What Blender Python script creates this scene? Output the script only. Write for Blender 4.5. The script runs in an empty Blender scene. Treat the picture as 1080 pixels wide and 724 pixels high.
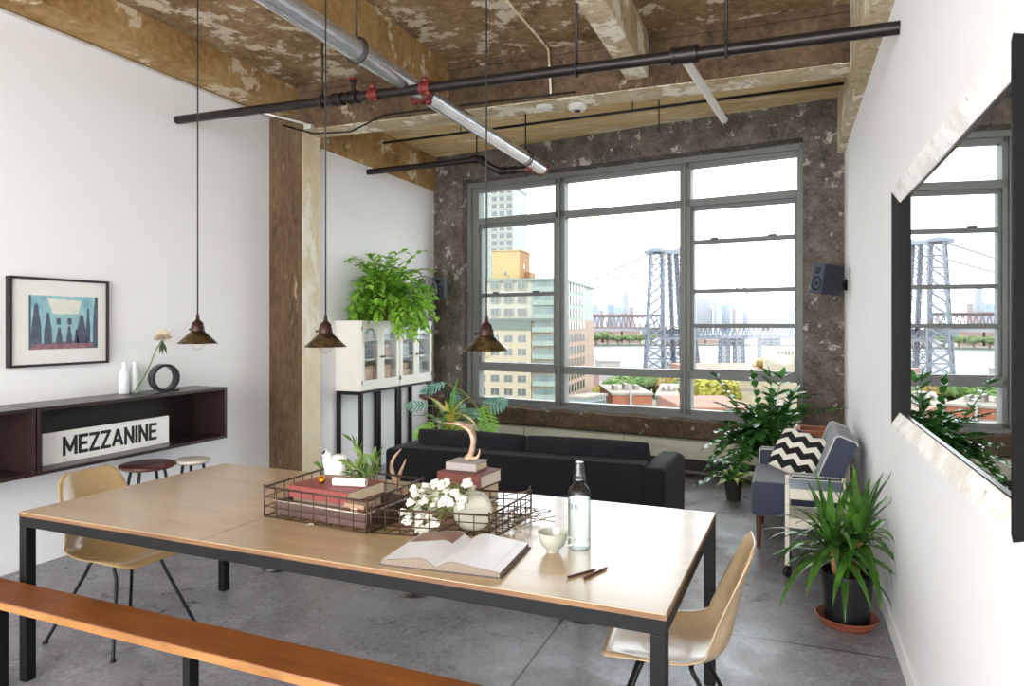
import bpy, bmesh, math, random
from mathutils import Vector, Matrix, noise
random.seed(7)
C = bpy.context.scene.collection
SC = bpy.context.scene
PI = math.pi
R = math.radians

# ------------------------------------------------------------------ camera
EYE = 1.58
F = 740.0
YAW = R(21.4)
cs, sn = math.cos(YAW), math.sin(YAW)
camd = bpy.data.cameras.new('camera')
cam = bpy.data.objects.new('camera', camd)
C.objects.link(cam)
cam.location = (0, 0, EYE)
cam.rotation_euler = (R(90), 0, YAW)
camd.sensor_width = 36
camd.lens = F / 1080 * 36
camd.shift_y = -(362 - 343) / 1080
camd.clip_start = 0.05
camd.clip_end = 6000
SC.camera = cam
SC.cycles.transparent_max_bounces = 24

# ------------------------------------------------------------------ light
world = bpy.data.worlds.new('sky')
SC.world = world
world.use_nodes = True
wn = world.node_tree
bg = wn.nodes['Background']
bg.inputs['Color'].default_value = (0.91, 0.955, 1.0, 1)
bg.inputs['Strength'].default_value = 1.0
def area(name, loc, rot, sx, sy, power, col):
    l = bpy.data.lights.new(name, 'AREA'); l.shape = 'RECTANGLE'; l.size = sx; l.size_y = sy
    l.energy = power; l.color = col
    o = bpy.data.objects.new(name, l); C.objects.link(o); o.location = loc; o.rotation_euler = rot
    return o
# added fill light behind the camera to brighten the room, no window there
area('rear_fill_light', (-2.0, -3.1, 1.75), (R(90), 0, 0), 5.0, 3.2, 52, (1.0, 0.985, 0.96))

SC.view_settings.view_transform = 'Standard'
SC.view_settings.look = 'None'
SC.view_settings.exposure = 2.55
SC.view_settings.gamma = 1
SC.view_settings.use_curve_mapping = False

# ------------------------------------------------------------------ survey: pixel of the photograph + a plane -> a place
def at(u, v, X=None, Y=None, Z=None, d=None):
    xc = (u - 540) / F
    r = Vector((xc * cs - sn, xc * sn + cs, (343 - v) / F))
    if X is not None: t = X / r.x
    elif Y is not None: t = Y / r.y
    elif Z is not None: t = (Z - EYE) / r.z
    else: t = d
    return Vector((0, 0, EYE)) + r * t

# window wall: slightly skewed to the room
WS = 0.16
WY = 7.4
def atw(u, v, off=0.0):
    xc = (u - 540) / F
    rx, ry, rz = xc * cs - sn, xc * sn + cs, (343 - v) / F
    t = (WY + off) / (ry + WS * rx)
    return Vector((rx * t, ry * t, EYE + rz * t))
WTH = math.atan(WS)
WM = Matrix.Translation((0, WY, 0)) @ Matrix.Rotation(-WTH, 4, 'Z')   # local x along the wall, y outwards
def ws(u):
    p = WM.inverted() @ atw(u, 343)
    return p.x

# ------------------------------------------------------------------ mesh helpers
def box(bm, a, b, M=None):
    x0, x1 = sorted((a[0], b[0])); y0, y1 = sorted((a[1], b[1])); z0, z1 = sorted((a[2], b[2]))
    co = [(x0,y0,z0),(x1,y0,z0),(x1,y1,z0),(x0,y1,z0),(x0,y0,z1),(x1,y0,z1),(x1,y1,z1),(x0,y1,z1)]
    vs = [bm.verts.new((M @ Vector(c)) if M else c) for c in co]
    for f in ((3,2,1,0),(4,5,6,7),(0,1,5,4),(1,2,6,5),(2,3,7,6),(3,0,4,7)):
        bm.faces.new([vs[i] for i in f])
    return vs

def prism(bm, pts, axis, lo, hi, M=None):
    """outline pts (2-D) extruded along an axis: 'x','y','z'"""
    def mk(p, h):
        c = {'x': (h, p[0], p[1]), 'y': (p[0], h, p[1]), 'z': (p[0], p[1], h)}[axis]
        return bm.verts.new((M @ Vector(c)) if M else c)
    A = [mk(p, lo) for p in pts]; B = [mk(p, hi) for p in pts]
    n = len(pts)
    bm.faces.new(A); bm.faces.new(B[::-1])
    for i in range(n):
        bm.faces.new((A[i], B[i], B[(i+1) % n], A[(i+1) % n]))

def tube(bm, pts, r, seg=8, caps=True, closed=False):
    pts = [Vector(p) for p in pts]
    n = len(pts)
    rs = r if isinstance(r, (list, tuple)) else [r] * n
    rings = []
    ref = None
    for i in range(n):
        if closed: t = pts[(i+1) % n] - pts[i-1]
        elif i == 0: t = pts[1] - pts[0]
        elif i == n-1: t = pts[-1] - pts[-2]
        else: t = (pts[i+1] - pts[i]).normalized() + (pts[i] - pts[i-1]).normalized()
        if t.length < 1e-9: t = Vector((0, 0, 1))
        t.normalize()
        if ref is None:
            ref = Vector((0, 0, 1)) if abs(t.z) < 0.9 else Vector((1, 0, 0))
        a = (ref - t * ref.dot(t))
        if a.length < 1e-6: a = t.orthogonal()
        a.normalize(); b = t.cross(a); ref = a
        rings.append([bm.verts.new(pts[i] + (a * math.cos(k*2*PI/seg) + b * math.sin(k*2*PI/seg)) * rs[i]) for k in range(seg)])
    for i in range(n if closed else n-1):
        A, B = rings[i], rings[(i+1) % n]
        for k in range(seg):
            bm.faces.new((A[k], A[(k+1) % seg], B[(k+1) % seg], B[k]))
    if caps and not closed:
        bm.faces.new(rings[0][::-1]); bm.faces.new(rings[-1])

def lathe(bm, prof, seg=32, loc=(0,0,0), M=None):
    """profile of (radius, height); radius 0 closes to a point"""
    loc = Vector(loc)
    rings = []
    for r, z in prof:
        if r < 1e-6:
            c = Vector((0, 0, z))
            rings.append([bm.verts.new(((M @ c) if M else c) + loc)])
        else:
            ring = []
            for k in range(seg):
                c = Vector((r*math.cos(2*PI*k/seg), r*math.sin(2*PI*k/seg), z))
                ring.append(bm.verts.new(((M @ c) if M else c) + loc))
            rings.append(ring)
    for A, B in zip(rings, rings[1:]):
        if len(A) == 1 and len(B) == 1: continue
        for k in range(seg):
            k2 = (k+1) % seg
            if len(A) == 1: bm.faces.new((A[0], B[k2], B[k]))
            elif len(B) == 1: bm.faces.new((A[k], A[k2], B[0]))
            else: bm.faces.new((A[k], A[k2], B[k2], B[k]))

def ball(bm, c, r, seg=10, rings=6, sc=(1,1,1)):
    M = Matrix.Diagonal((*sc, 1))
    lathe(bm, [(r*math.sin(PI*i/rings), -r*math.cos(PI*i/rings)) for i in range(rings+1)], seg, c, M)

def smooth_path(pts, n=6):
    """Catmull-Rom through the points"""
    P = [Vector(p) for p in pts]
    P = [P[0]*2 - P[1]] + P + [P[-1]*2 - P[-2]]
    out = []
    for i in range(1, len(P)-2):
        for k in range(n):
            t = k / n
            a, b, c, d = P[i-1], P[i], P[i+1], P[i+2]
            out.append(0.5*((2*b) + (c-a)*t + (2*a-5*b+4*c-d)*t*t + (3*b-a-3*c+d)*t**3))
    out.append(P[-2])
    return out

ROOTM = {}
def thing(name, label, cat, loc=(0,0,0), rotz=0, group=None):
    o = bpy.data.objects.new(name, None); C.objects.link(o)
    o.empty_display_size = 0.1
    o.location = loc; o.rotation_euler = (0, 0, rotz)
    o['label'] = label; o['category'] = cat
    if group: o['group'] = group
    ROOTM[o.name] = Matrix.Translation(loc) @ Matrix.Rotation(rotz, 4, 'Z')
    return o
def tag(o, label, cat, group=None, kind=None):
    o['label'] = label; o['category'] = cat
    if group: o['group'] = group
    if kind: o['kind'] = kind
    return o
def root_of(o):
    while o.parent: o = o.parent
    return o
def obj(name, bm, m, parent=None, world=False, smooth=False, bevel=0, bseg=2, solid=0, subs=0, auto=None):
    """link the bmesh as ONE mesh object; world=True: bmesh is in world space, moved into its thing's space"""
    if parent and world:
        M = ROOTM.get(root_of(parent).name)
        if M: bmesh.ops.transform(bm, matrix=M.inverted(), verts=bm.verts)
    bmesh.ops.recalc_face_normals(bm, faces=bm.faces)
    me = bpy.data.meshes.new(name)
    bm.to_mesh(me); bm.free()
    if m: 
        for mm in (m if isinstance(m, list) else [m]): me.materials.append(mm)
    if smooth:
        me.polygons.foreach_set('use_smooth', [True]*len(me.polygons))
        if auto: me.set_sharp_from_angle(angle=R(auto))
    o = bpy.data.objects.new(name, me); C.objects.link(o)
    if parent: o.parent = parent
    if solid:
        md = o.modifiers.new('solidify', 'SOLIDIFY'); md.thickness = solid; md.offset = 0
    if bevel:
        md = o.modifiers.new('bevel', 'BEVEL'); md.width = bevel; md.segments = bseg; md.limit_method = 'ANGLE'; md.angle_limit = R(35)
    if subs:
        md = o.modifiers.new('subsurf', 'SUBSURF'); md.levels = subs; md.render_levels = subs
    return o
def solo(name, bm, m, loc, label, cat, group=None, kind=None, **kw):
    """a thing that is one mesh: world-space bmesh, origin at loc"""
    loc = Vector(loc)
    bmesh.ops.translate(bm, vec=-loc, verts=bm.verts)
    o = obj(name, bm, m, **kw); o.location = loc
    return tag(o, label, cat, group, kind)
def struct(name, bm, m, parent=None, **kw):
    o = obj(name, bm, m, parent, **kw)
    if not parent: o['kind'] = 'structure'
    return o
def dup(root, loc, rotz, label=None, group=None):
    r = root.copy(); C.objects.link(r); r.location = loc; r.rotation_euler = (0, 0, rotz)
    if label: r['label'] = label
    if group: r['group'] = group
    for ch in list(root.children):
        c = ch.copy(); C.objects.link(c); c.parent = r
        for g in list(ch.children):
            d = g.copy(); C.objects.link(d); d.parent = c
    return r
BM = bmesh.new

# ------------------------------------------------------------------ materials
def srgb(h):
    h = h.lstrip('#')
    def f(c):
        c /= 255
        return c/12.92 if c <= 0.04045 else ((c+0.055)/1.055)**2.4
    return tuple(f(int(h[i:i+2], 16)) for i in (0, 2, 4)) + (1,)
def base(name):
    m = bpy.data.materials.new(name); m.use_nodes = True
    nt = m.node_tree
    return m, nt, nt.nodes['Principled BSDF']
def nd(nt, typ, **kw):
    n = nt.nodes.new(typ)
    for k, v in kw.items(): setattr(n, k, v)
    return n
def coords(nt, scale=(1,1,1), rot=(0,0,0), src='Object'):
    tc = nd(nt, 'ShaderNodeTexCoord'); mp = nd(nt, 'ShaderNodeMapping')
    mp.inputs['Scale'].default_value = scale; mp.inputs['Rotation'].default_value = rot
    nt.links.new(tc.outputs[src], mp.inputs['Vector'])
    return mp.outputs['Vector']
def noise_n(nt, vec, scale, detail=4, rough=0.55, dist=0.0):
    n = nd(nt, 'ShaderNodeTexNoise')
    n.inputs['Scale'].default_value = scale; n.inputs['Detail'].default_value = detail
    n.inputs['Roughness'].default_value = rough; n.inputs['Distortion'].default_value = dist
    nt.links.new(vec, n.inputs['Vector'])
    return n.outputs['Fac']
def ramp(nt, fac, stops, interp='LINEAR'):
    r = nd(nt, 'ShaderNodeValToRGB'); e = r.color_ramp.elements
    r.color_ramp.interpolation = interp
    while len(e) < len(stops): e.new(0.5)
    for el, (p, c) in zip(e, stops):
        el.position = p; el.color = srgb(c) if isinstance(c, str) else (c, c, c, 1)
    nt.links.new(fac, r.inputs['Fac'])
    return r.outputs['Color']
def mixc(nt, fac, a, b, mode='MIX'):
    m = nd(nt, 'ShaderNodeMix', data_type='RGBA', blend_type=mode)
    if isinstance(fac, float): m.inputs[0].default_value = fac
    else: nt.links.new(fac, m.inputs[0])
    for s, i in ((a, 6), (b, 7)):
        if isinstance(s, str): m.inputs[i].default_value = srgb(s)
        else: nt.links.new(s, m.inputs[i])
    return m.outputs[2]
def bump(nt, p, h, strength=0.3, dist=0.01):
    b = nd(nt, 'ShaderNodeBump'); b.inputs['Strength'].default_value = strength; b.inputs['Distance'].default_value = dist
    nt.links.new(h, b.inputs['Height']); nt.links.new(b.outputs['Normal'], p.inputs['Normal'])
def plain(name, col, rough=0.5, metal=0.0, var=0.0, scale=8.0, coat=0.0, spec=0.5, bmp=0.0, stretch=(1,1,1), sheen=0.0, trans=0.0):
    """one colour with a little procedural variation"""
    m, nt, p = base(name)
    p.inputs['Roughness'].default_value = rough; p.inputs['Metallic'].default_value = metal
    p.inputs['Coat Weight'].default_value = coat; p.inputs['Specular IOR Level'].default_value = spec
    p.inputs['Coat Roughness'].default_value = 0.12
    if sheen: p.inputs['Sheen Weight'].default_value = sheen
    c = srgb(col)
    v = coords(nt, stretch)
    f = noise_n(nt, v, scale, 5)
    if var > 0:
        lo = tuple(max(0, x*(1-var)) for x in c[:3]) + (1,); hi = tuple(min(1, x*(1+var)) for x in c[:3]) + (1,)
        r = nd(nt, 'ShaderNodeValToRGB')
        r.color_ramp.elements[0].color = lo; r.color_ramp.elements[0].position = 0.3
        r.color_ramp.elements[1].color = hi; r.color_ramp.elements[1].position = 0.7
        nt.links.new(f, r.inputs['Fac']); nt.links.new(r.outputs['Color'], p.inputs['Base Color'])
    else:
        p.inputs['Base Color'].default_value = c
    if bmp: bump(nt, p, f, bmp, 0.004)
    return m
def leafmat(name, a, b, rough=0.35, scale=9.0):
    m, nt, p = base(name)
    v = coords(nt)
    f = noise_n(nt, v, scale, 3)
    col = ramp(nt, f, [(0.3, a), (0.7, b)])
    nt.links.new(col, p.inputs['Base Color'])
    p.inputs['Roughness'].default_value = rough
    tr = nd(nt, 'ShaderNodeBsdfTranslucent'); nt.links.new(col, tr.inputs['Color'])
    mx = nd(nt, 'ShaderNodeMixShader'); mx.inputs[0].default_value = 0.3
    out = nt.nodes['Material Output']
    nt.links.new(p.outputs[0], mx.inputs[1]); nt.links.new(tr.outputs[0], mx.inputs[2]); nt.links.new(mx.outputs[0], out.inputs[0])
    return m
def wood(name, a, b, c, scale=3.0, stretch=(1, 12, 12), rough=0.35, coat=0.2, bmp=0.05):
    m, nt, p = base(name)
    v = coords(nt, stretch)
    f = noise_n(nt, v, scale, 6, 0.6, 0.4)
    g = noise_n(nt, coords(nt), 1.6, 3)
    c1 = ramp(nt, f, [(0.28, a), (0.5, b), (0.72, c)])
    c2 = mixc(nt, 0.35, c1, ramp(nt, g, [(0.35, a), (0.65, c)]))
    nt.links.new(c2, p.inputs['Base Color'])
    p.inputs['Roughness'].default_value = rough; p.inputs['Coat Weight'].default_value = coat
    p.inputs['Coat Roughness'].default_value = 0.19
    bump(nt, p, f, bmp, 0.003)
    return m
def peeled(name, dark, mid, light, flake, flake_amt=0.58, scale=1.0, stretch=(1,1,1), rough=0.85, bmp=0.5, speck=None):
    """old concrete: stains in three tones, flakes of paint, fine pits"""
    m, nt, p = base(name)
    v = coords(nt, stretch)
    f1 = noise_n(nt, v, 1.1*scale, 8, 0.62, 0.3)
    f3 = noise_n(nt, v, 9*scale, 10, 0.72)
    c = ramp(nt, f1, [(0.34, dark), (0.5, mid), (0.66, light)])
    c = mixc(nt, 0.5, c, ramp(nt, f3, [(0.36, dark), (0.5, mid), (0.66, light)]))
    f2 = noise_n(nt, v, 1.7*scale, 14, 0.70, 0.15)
    mask = ramp(nt, f2, [(flake_amt-0.03, 0.0), (flake_amt+0.005, 1.0)])
    c = mixc(nt, mask, c, flake)
    f4 = noise_n(nt, v, 4.5*scale, 12, 0.75, 0.1)
    mask2 = ramp(nt, f4, [(0.33, 1.0), (0.38, 0.0)])
    c = mixc(nt, mask2, c, speck or dark)
    nt.links.new(c, p.inputs['Base Color'])
    p.inputs['Roughness'].default_value = rough; p.inputs['Specular IOR Level'].default_value = 0.25
    bump(nt, p, f2, bmp, 0.02)
    return m
def glass(name, tint=(1,1,1,1), ior=1.45, rough=0.0, gloss=1.0, edge=None):
    """thin clear glass: see-through with a Fresnel reflection"""
    m, nt, p = base(name)
    nt.nodes.remove(p)
    t = nd(nt, 'ShaderNodeBsdfTransparent'); t.inputs['Color'].default_value = tint
    g = nd(nt, 'ShaderNodeBsdfGlossy'); g.inputs['Roughness'].default_value = rough
    ge = nd(nt, 'ShaderNodeNewGeometry')
    dt = nd(nt, 'ShaderNodeVectorMath', operation='DOT_PRODUCT'); nt.links.new(ge.outputs['Incoming'], dt.inputs[0]); nt.links.new(ge.outputs['Normal'], dt.inputs[1])
    ab = nd(nt, 'ShaderNodeMath', operation='ABSOLUTE'); nt.links.new(dt.outputs['Value'], ab.inputs[0])
    om = nd(nt, 'ShaderNodeMath', operation='SUBTRACT'); om.inputs[0].default_value = 1.0; nt.links.new(ab.outputs[0], om.inputs[1])
    pw = nd(nt, 'ShaderNodeMath', operation='POWER'); pw.inputs[1].default_value = 5.0; nt.links.new(om.outputs[0], pw.inputs[0])
    f0 = ((ior-1)/(ior+1))**2
    if edge:        # the longer way through a curved wall near its outline
        p2 = nd(nt, 'ShaderNodeMath', operation='POWER'); p2.inputs[1].default_value = 2.2; nt.links.new(om.outputs[0], p2.inputs[0])
        me_ = nd(nt, 'ShaderNodeMix', data_type='RGBA'); nt.links.new(p2.outputs[0], me_.inputs[0])
        me_.inputs[6].default_value = tint; me_.inputs[7].default_value = edge; nt.links.new(me_.outputs[2], t.inputs['Color'])
    ma = nd(nt, 'ShaderNodeMath', operation='MULTIPLY_ADD', use_clamp=True); nt.links.new(pw.outputs[0], ma.inputs[0])
    ma.inputs[1].default_value = (1-f0)*gloss; ma.inputs[2].default_value = f0*gloss
    mx = nd(nt, 'ShaderNodeMixShader'); nt.links.new(ma.outputs[0], mx.inputs[0])
    nt.links.new(t.outputs[0], mx.inputs[1]); nt.links.new(g.outputs[0], mx.inputs[2])
    nt.links.new(mx.outputs[0], nt.nodes['Material Output'].inputs[0])
    return m

M_white = plain('white_plaster', '#f5f5f6', 0.75, var=0.012, scale=2, bmp=0.05)
M_ceil = peeled('ceiling_concrete', '#5a4630', '#8a7150', '#ab9472', '#cfc2ab', 0.56, 2.0)
M_ceil_back = peeled('bay_concrete', '#b3935e', '#d6bb8a', '#e6d3aa', '#efe3c8', 0.59, 1.0, (0.5, 2.4, 1))
M_beam = peeled('beam_concrete', '#392c21', '#5b4937', '#7c6852', '#a5947e', 0.64, 1.9)
M_beamlight = peeled('beam_pale', '#9c8864', '#c8b797', '#dccfb3', '#efe7d5', 0.55, 2.2)
M_beamtan = peeled('beam_tan', '#7a5932', '#a58452', '#c2a476', '#d6c7a8', 0.59, 1.7)
M_col = peeled('column_concrete', '#3f3122', '#604d38', '#7b6950', '#988870', 0.65, 2.2, (1.5, 1.5, 0.4))
M_colside = peeled('column_pale_side', '#d9c8a5', '#e6d9ba', '#eee3cc', '#f5eedf', 0.58, 1.2, (1, 1, 0.5), bmp=0.15)
M_wwall = peeled('window_wall_concrete', '#39332f', '#635b52', '#857d73', '#ada69c', 0.615, 4.2, speck='#2a2522')
M_sill = peeled('sill_concrete', '#382c22', '#594737', '#776551', '#a89a88', 0.64, 4.0)

def floor_mat():
    m, nt, p = base('floor_concrete')
    v = coords(nt)
    f1 = noise_n(nt, v, 0.9, 8, 0.6, 0.5); f2 = noise_n(nt, v, 5.5, 10, 0.7, 0.4); f3 = noise_n(nt, v, 42, 4, 0.6)
    f0 = noise_n(nt, v, 2.3, 12, 0.72, 0.2)
    c = ramp(nt, f1, [(0.32, '#5e5b61'), (0.5, '#7f7d86'), (0.66, '#a3a2ac')])
    c = mixc(nt, 0.55, c, ramp(nt, f0, [(0.34, '#443f40'), (0.48, '#7a777d'), (0.64, '#adacb5')]))
    c = mixc(nt, 0.35, c, ramp(nt, f2, [(0.34, '#3f3a3b'), (0.5, '#807e85'), (0.64, '#b9b8c1')]))
    c = mixc(nt, 0.22, c, ramp(nt, f3, [(0.35, '#48444a'), (0.65, '#cfced3')]))
    # fine cracks
    vo = nd(nt, 'ShaderNodeTexVoronoi', feature='DISTANCE_TO_EDGE'); vo.inputs['Scale'].default_value = 0.95
    wv = nd(nt, 'ShaderNodeVectorMath', operation='ADD'); nz = nd(nt, 'ShaderNodeTexNoise'); nz.inputs['Scale'].default_value = 2.2; nz.inputs['Detail'].default_value = 8
    nt.links.new(v, nz.inputs['Vector']); nt.links.new(v, wv.inputs[0]); nt.links.new(nz.outputs['Color'], wv.inputs[1])
    nt.links.new(wv.outputs[0], vo.inputs['Vector'])
    crk = ramp(nt, vo.outputs['Distance'], [(0.0, 1.0), (0.010, 0.0)])
    gate = ramp(nt, noise_n(nt, v, 1.1, 2), [(0.50, 0.0), (0.58, 1.0)])
    crk = mixc(nt, 1.0, crk, gate, 'MULTIPLY')
    c = mixc(nt, crk, c, '#4a4444')
    # pits
    pit = ramp(nt, noise_n(nt, v, 16, 3, 0.5, 0.6), [(0.26, 1.0), (0.30, 0.0)])
    c = mixc(nt, pit, c, '#57504f')
    # saw-cut joints: x = -1.12 + 1.17k ; y = 3.75 + 1.56k
    sx = nd(nt, 'ShaderNodeSeparateXYZ'); nt.links.new(v, sx.inputs[0])
    def joint(sock, off, period, w):
        a = nd(nt, 'ShaderNodeMath', operation='ADD'); a.inputs[1].default_value = -off + period*20 + period/2; nt.links.new(sock, a.inputs[0])
        b = nd(nt, 'ShaderNodeMath', operation='MODULO'); b.inputs[1].default_value = period; nt.links.new(a.outputs[0], b.inputs[0])
        d = nd(nt, 'ShaderNodeMath', operation='SUBTRACT'); d.inputs[1].default_value = period/2; nt.links.new(b.outputs[0], d.inputs[0])
        e = nd(nt, 'ShaderNodeMath', operation='ABSOLUTE'); nt.links.new(d.outputs[0], e.inputs[0])
        g = nd(nt, 'ShaderNodeMath', operation='LESS_THAN'); g.inputs[1].default_value = w; nt.links.new(e.outputs[0], g.inputs[0])
        return g.outputs[0]
    j = nd(nt, 'ShaderNodeMath', operation='MAXIMUM')
    gx = nd(nt, 'ShaderNodeMath', operation='GREATER_THAN'); gx.inputs[1].default_value = -1.12; nt.links.new(sx.outputs['X'], gx.inputs[0])
    my = nd(nt, 'ShaderNodeMath', operation='MULTIPLY'); nt.links.new(joint(sx.outputs['Y'], 3.75, 1.56, 0.006), my.inputs[0]); nt.links.new(gx.outputs[0], my.inputs[1])
    nt.links.new(joint(sx.outputs['X'], -1.12, 5.0, 0.006), j.inputs[0]); nt.links.new(my.outputs[0], j.inputs[1])
    c = mixc(nt, j.outputs[0], c, '#332f30')
    nt.links.new(c, p.inputs['Base Color'])
    rr = ramp(nt, f0, [(0.35, 0.22), (0.65, 0.48)]); nt.links.new(rr, p.inputs['Roughness'])
    p.inputs['Specular IOR Level'].default_value = 0.65
    bump(nt, p, f2, 0.25, 0.01)
    return m
M_floor = floor_mat()
M_black = plain('black_steel', '#0d0d0f', 0.45, 0.0, var=0.1, spec=0.3)
M_apron = plain('blackened_steel', '#0c0c0e', 0.5, 0.0, var=0.15, spec=0.25)
M_frame = plain('window_frame_paint', '#717370', 0.5, var=0.04, scale=4)
M_pane = glass('window_glass', (0.99, 1.0, 0.995, 1), 1.4)
# ================================================================== SETTING
XL, XR = -4.6, 0.505          # near left wall, right wall
XF = -4.25                    # far left wall (beyond the column)
ZC = 3.80                     # slab
YB = -3.2                     # how far the room goes on behind the camera
WCL, WCR = ws(457.8) - 0.35, ws(892) + 0.6

b = BM(); box(b, (XL-0.3, YB, -0.25), (XR+0.3, 8.3, 0)); struct('floor', b, M_floor)
b = BM(); box(b, (XL-0.3, YB, ZC), (XR+0.3, 5.5, ZC+0.3)); struct('ceiling', b, M_ceil)
b = BM(); box(b, (XL-0.3, 5.5, 3.74), (XR+0.3, 8.4, ZC+0.3)); struct('ceiling_bay', b, M_ceil_back)
b = BM(); box(b, (XL-0.3, YB, 0), (XL, 5.5, ZC)); struct('wall_left', b, M_white)
b = BM(); box(b, (XL-0.3, 5.5, 0), (XF, 8.3, ZC)); struct('wall_left_far', b, M_white)
b = BM(); box(b, (XR, YB, 0), (XR+0.3, 7.9, ZC)); struct('wall_right', b, M_white)

# column on the left wall, with a paler side face
b = BM(); box(b, (XL, 5.39, 0), (-4.222, 5.66, ZC)); struct('trim_column', b, M_col)
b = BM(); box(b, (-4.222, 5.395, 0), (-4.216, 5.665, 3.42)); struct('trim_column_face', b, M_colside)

# beams
b = BM(); box(b, (XL, YB, 3.57), (-4.27, 5.39, ZC)); struct('trim_beam_left', b, M_beamtan)
b = BM(); box(b, (XF-0.05, 5.66, 3.31), (XF+0.035, 8.2, ZC)); struct('trim_beam_left_far', b, M_beamtan)
b = BM(); box(b, (-4.222, 5.36, 3.40), (XR, 5.64, ZC)); struct('trim_beam_cross', b, M_beam)
b = BM(); box(b, (-4.222, 5.375, 3.394), (XR, 5.66, 3.40)); struct('trim_beam_cross_soffit', b, M_beamlight)  # paler sheet under the beam, window light put into its colour
b = BM(); box(b, (-4.222, 5.345, 3.74), (XR, 5.37, ZC)); struct('trim_beam_haunch', b, M_beam)
b = BM(); box(b, (-2.92, YB, 3.50), (-2.68, 5.36, ZC)); struct('trim_beam_middle', b, M_beamtan)
b = BM(); box(b, (-1.15, YB, 3.47), (-0.985, 5.36, ZC)); struct('trim_beam_right', b, M_beamlight)
b = BM(); box(b, (XR-0.10, YB, 3.21), (XR, 5.36, ZC)); box(b, (XR-0.06, 5.36, 3.21), (XR, 7.33, ZC)); struct('trim_beam_right_wall', b, M_beamlight)
b = BM(); box(b, (-0.83, 5.345, 3.42), (-0.97, 5.36, 3.50)); 
b.free()

# window wall with its opening, sill and heater
oL, oR, oB, oT = ws(487.2), ws(846.7), 0.585, 3.405
def wobj(name, fn, m, off=None, **kw):
    bb = BM(); fn(bb); bmesh.ops.transform(bb, matrix=WM, verts=bb.verts)
    return struct(name, bb, m, **kw)
def wall_fn(bb):
    box(bb, (WCL, 0, 0), (oL, 0.34, ZC)); box(bb, (oR, 0, 0), (WCR, 0.34, ZC))
    box(bb, (oL, 0, oT), (oR, 0.34, ZC)); box(bb, (oL, 0, 0), (oR, 0.34, oB))
wobj('wall_back', wall_fn, M_wwall)
def sill_fn(bb):
    # rough upstand below the window, its top edge uneven
    n = 40
    top, bot = [], []
    for i in range(n+1):
        x = oL - 0.55 + (oR + 0.35 - oL + 0.55) * i / n
        top.append((x, oB + 0.006*math.sin(i*1.7) + 0.01*noise.noise((i*0.6, 0, 0))))
    prism(bb, [(oL-0.55, 0.385)] + top[::1] + [(oR+0.35, 0.385)], 'y', -0.05, 0.0)
    prism(bb, [(p[0], p[1]) for p in top if oL+0.02 < p[0] < oR-0.02] + [(oR-0.02, oB-0.03), (oL+0.02, oB-0.03)], 'y', -0.08, 0.12)
wobj('trim_sill', sill_fn, M_sill)
M_heater = plain('heater_enamel', '#c2c1ae', 0.45, var=0.04, scale=3)
M_hdark = plain('heater_seam_shadow', '#34302b', 0.6, 0.2)
def heat_fn(bb):
    x0, x1 = WCL + 0.5, WCR - 0.75
    box(bb, (x0, -0.12, 0.19), (x1, -0.02, 0.375))
    prism(bb, [(-0.12, 0.375), (-0.02, 0.40), (-0.02, 0.375)], 'x', x0, x1)
hb = BM(); heat_fn(hb); bmesh.ops.transform(hb, matrix=WM, verts=hb.verts)
HT = thing('baseboard_heater', 'long cream baseboard heater under the big window', 'heater', WM @ Vector((0, -0.1, 0)), -WTH)
obj('cover', hb, M_heater, HT, world=True, bevel=0.006)
hb = BM(); box(hb, (WCL+0.5, -0.10, 0.392), (WCR-0.75, -0.03, 0.400)); box(hb, (WCL+0.5, -0.07, 0.02), (WCR-0.75, -0.01, 0.19)); bmesh.ops.transform(hb, matrix=WM, verts=hb.verts)
obj('shadow_gap', hb, M_hdark, HT, world=True)  # dark boxes painted as the shade in the top slit and lower gap
hb = BM(); tube(hb, [WM @ Vector((WCL+0.5, -0.10, 0.055)), WM @ Vector((WCR-0.75, -0.10, 0.055))], 0.018, 10)
for i in range(6):
    x = WCL + 0.7 + i * 0.85
    box(hb, (x, -0.115, 0), (x+0.02, -0.06, 0.055), WM)
obj('return_pipe', hb, plain('grey_pipe', '#77736c', 0.5, 0.3), HT, world=True, smooth=True, auto=40)
for i in range(1, 4):
    hb = BM(); box(hb, (WCL+0.5+i*1.25, -0.123, 0.19), (WCL+0.505+i*1.25, -0.119, 0.375), WM)
    obj('panel_seam', hb, M_hdark, HT, world=True)

# window: frame members, sashes, eleven panes
fL, fR = ws(490.5), ws(845.5)
m1a, m1b = ws(580.2), ws(590.5); m2a, m2b = ws(713.2), ws(725.0)
gL, gR = ws(499.5), ws(838.6)
D0, D1 = 0.12, 0.24
def fr_fn(bb):
    z0, z1 = 0.60, 3.34
    box(bb, (fL, D0, z0), (gL, D1, z1)); box(bb, (gR, D0, z0), (fR, D1, z1))
    box(bb, (gL, D0, z0), (gR, D1, 0.672)); box(bb, (gL, D0, 3.262), (gR, D1, z1))
    box(bb, (m1a, D0, z0), (m1b, D1, z1)); box(bb, (m2a, D0, z0), (m2b, D1, z1))
    box(bb, (gL, D0, 2.845), (gR, D1, 2.925)); box(bb, (gL, D0, 1.005), (gR, D1, 1.095))
    # proud face strips of the mullions and the rim
    for x in ((m1a+m1b)/2, (m2a+m2b)/2): box(bb, (x-0.014, D0-0.03, z0), (x+0.014, D0, z1))
    box(bb, (fL-0.02, D0-0.04, z0-0.02), (fL+0.03, D0, z1+0.02)); box(bb, (fR-0.03, D0-0.04, z0-0.02), (fR+0.012, D0, z1+0.02))
    box(bb, (fL, D0-0.04, z1-0.03), (fR, D0, z1+0.03)); box(bb, (fL, D0-0.03, z0-0.02), (fR, D0, z0+0.025))
WIN = wobj('window_1', fr_fn, M_frame, bevel=0.004)
panes = []
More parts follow.
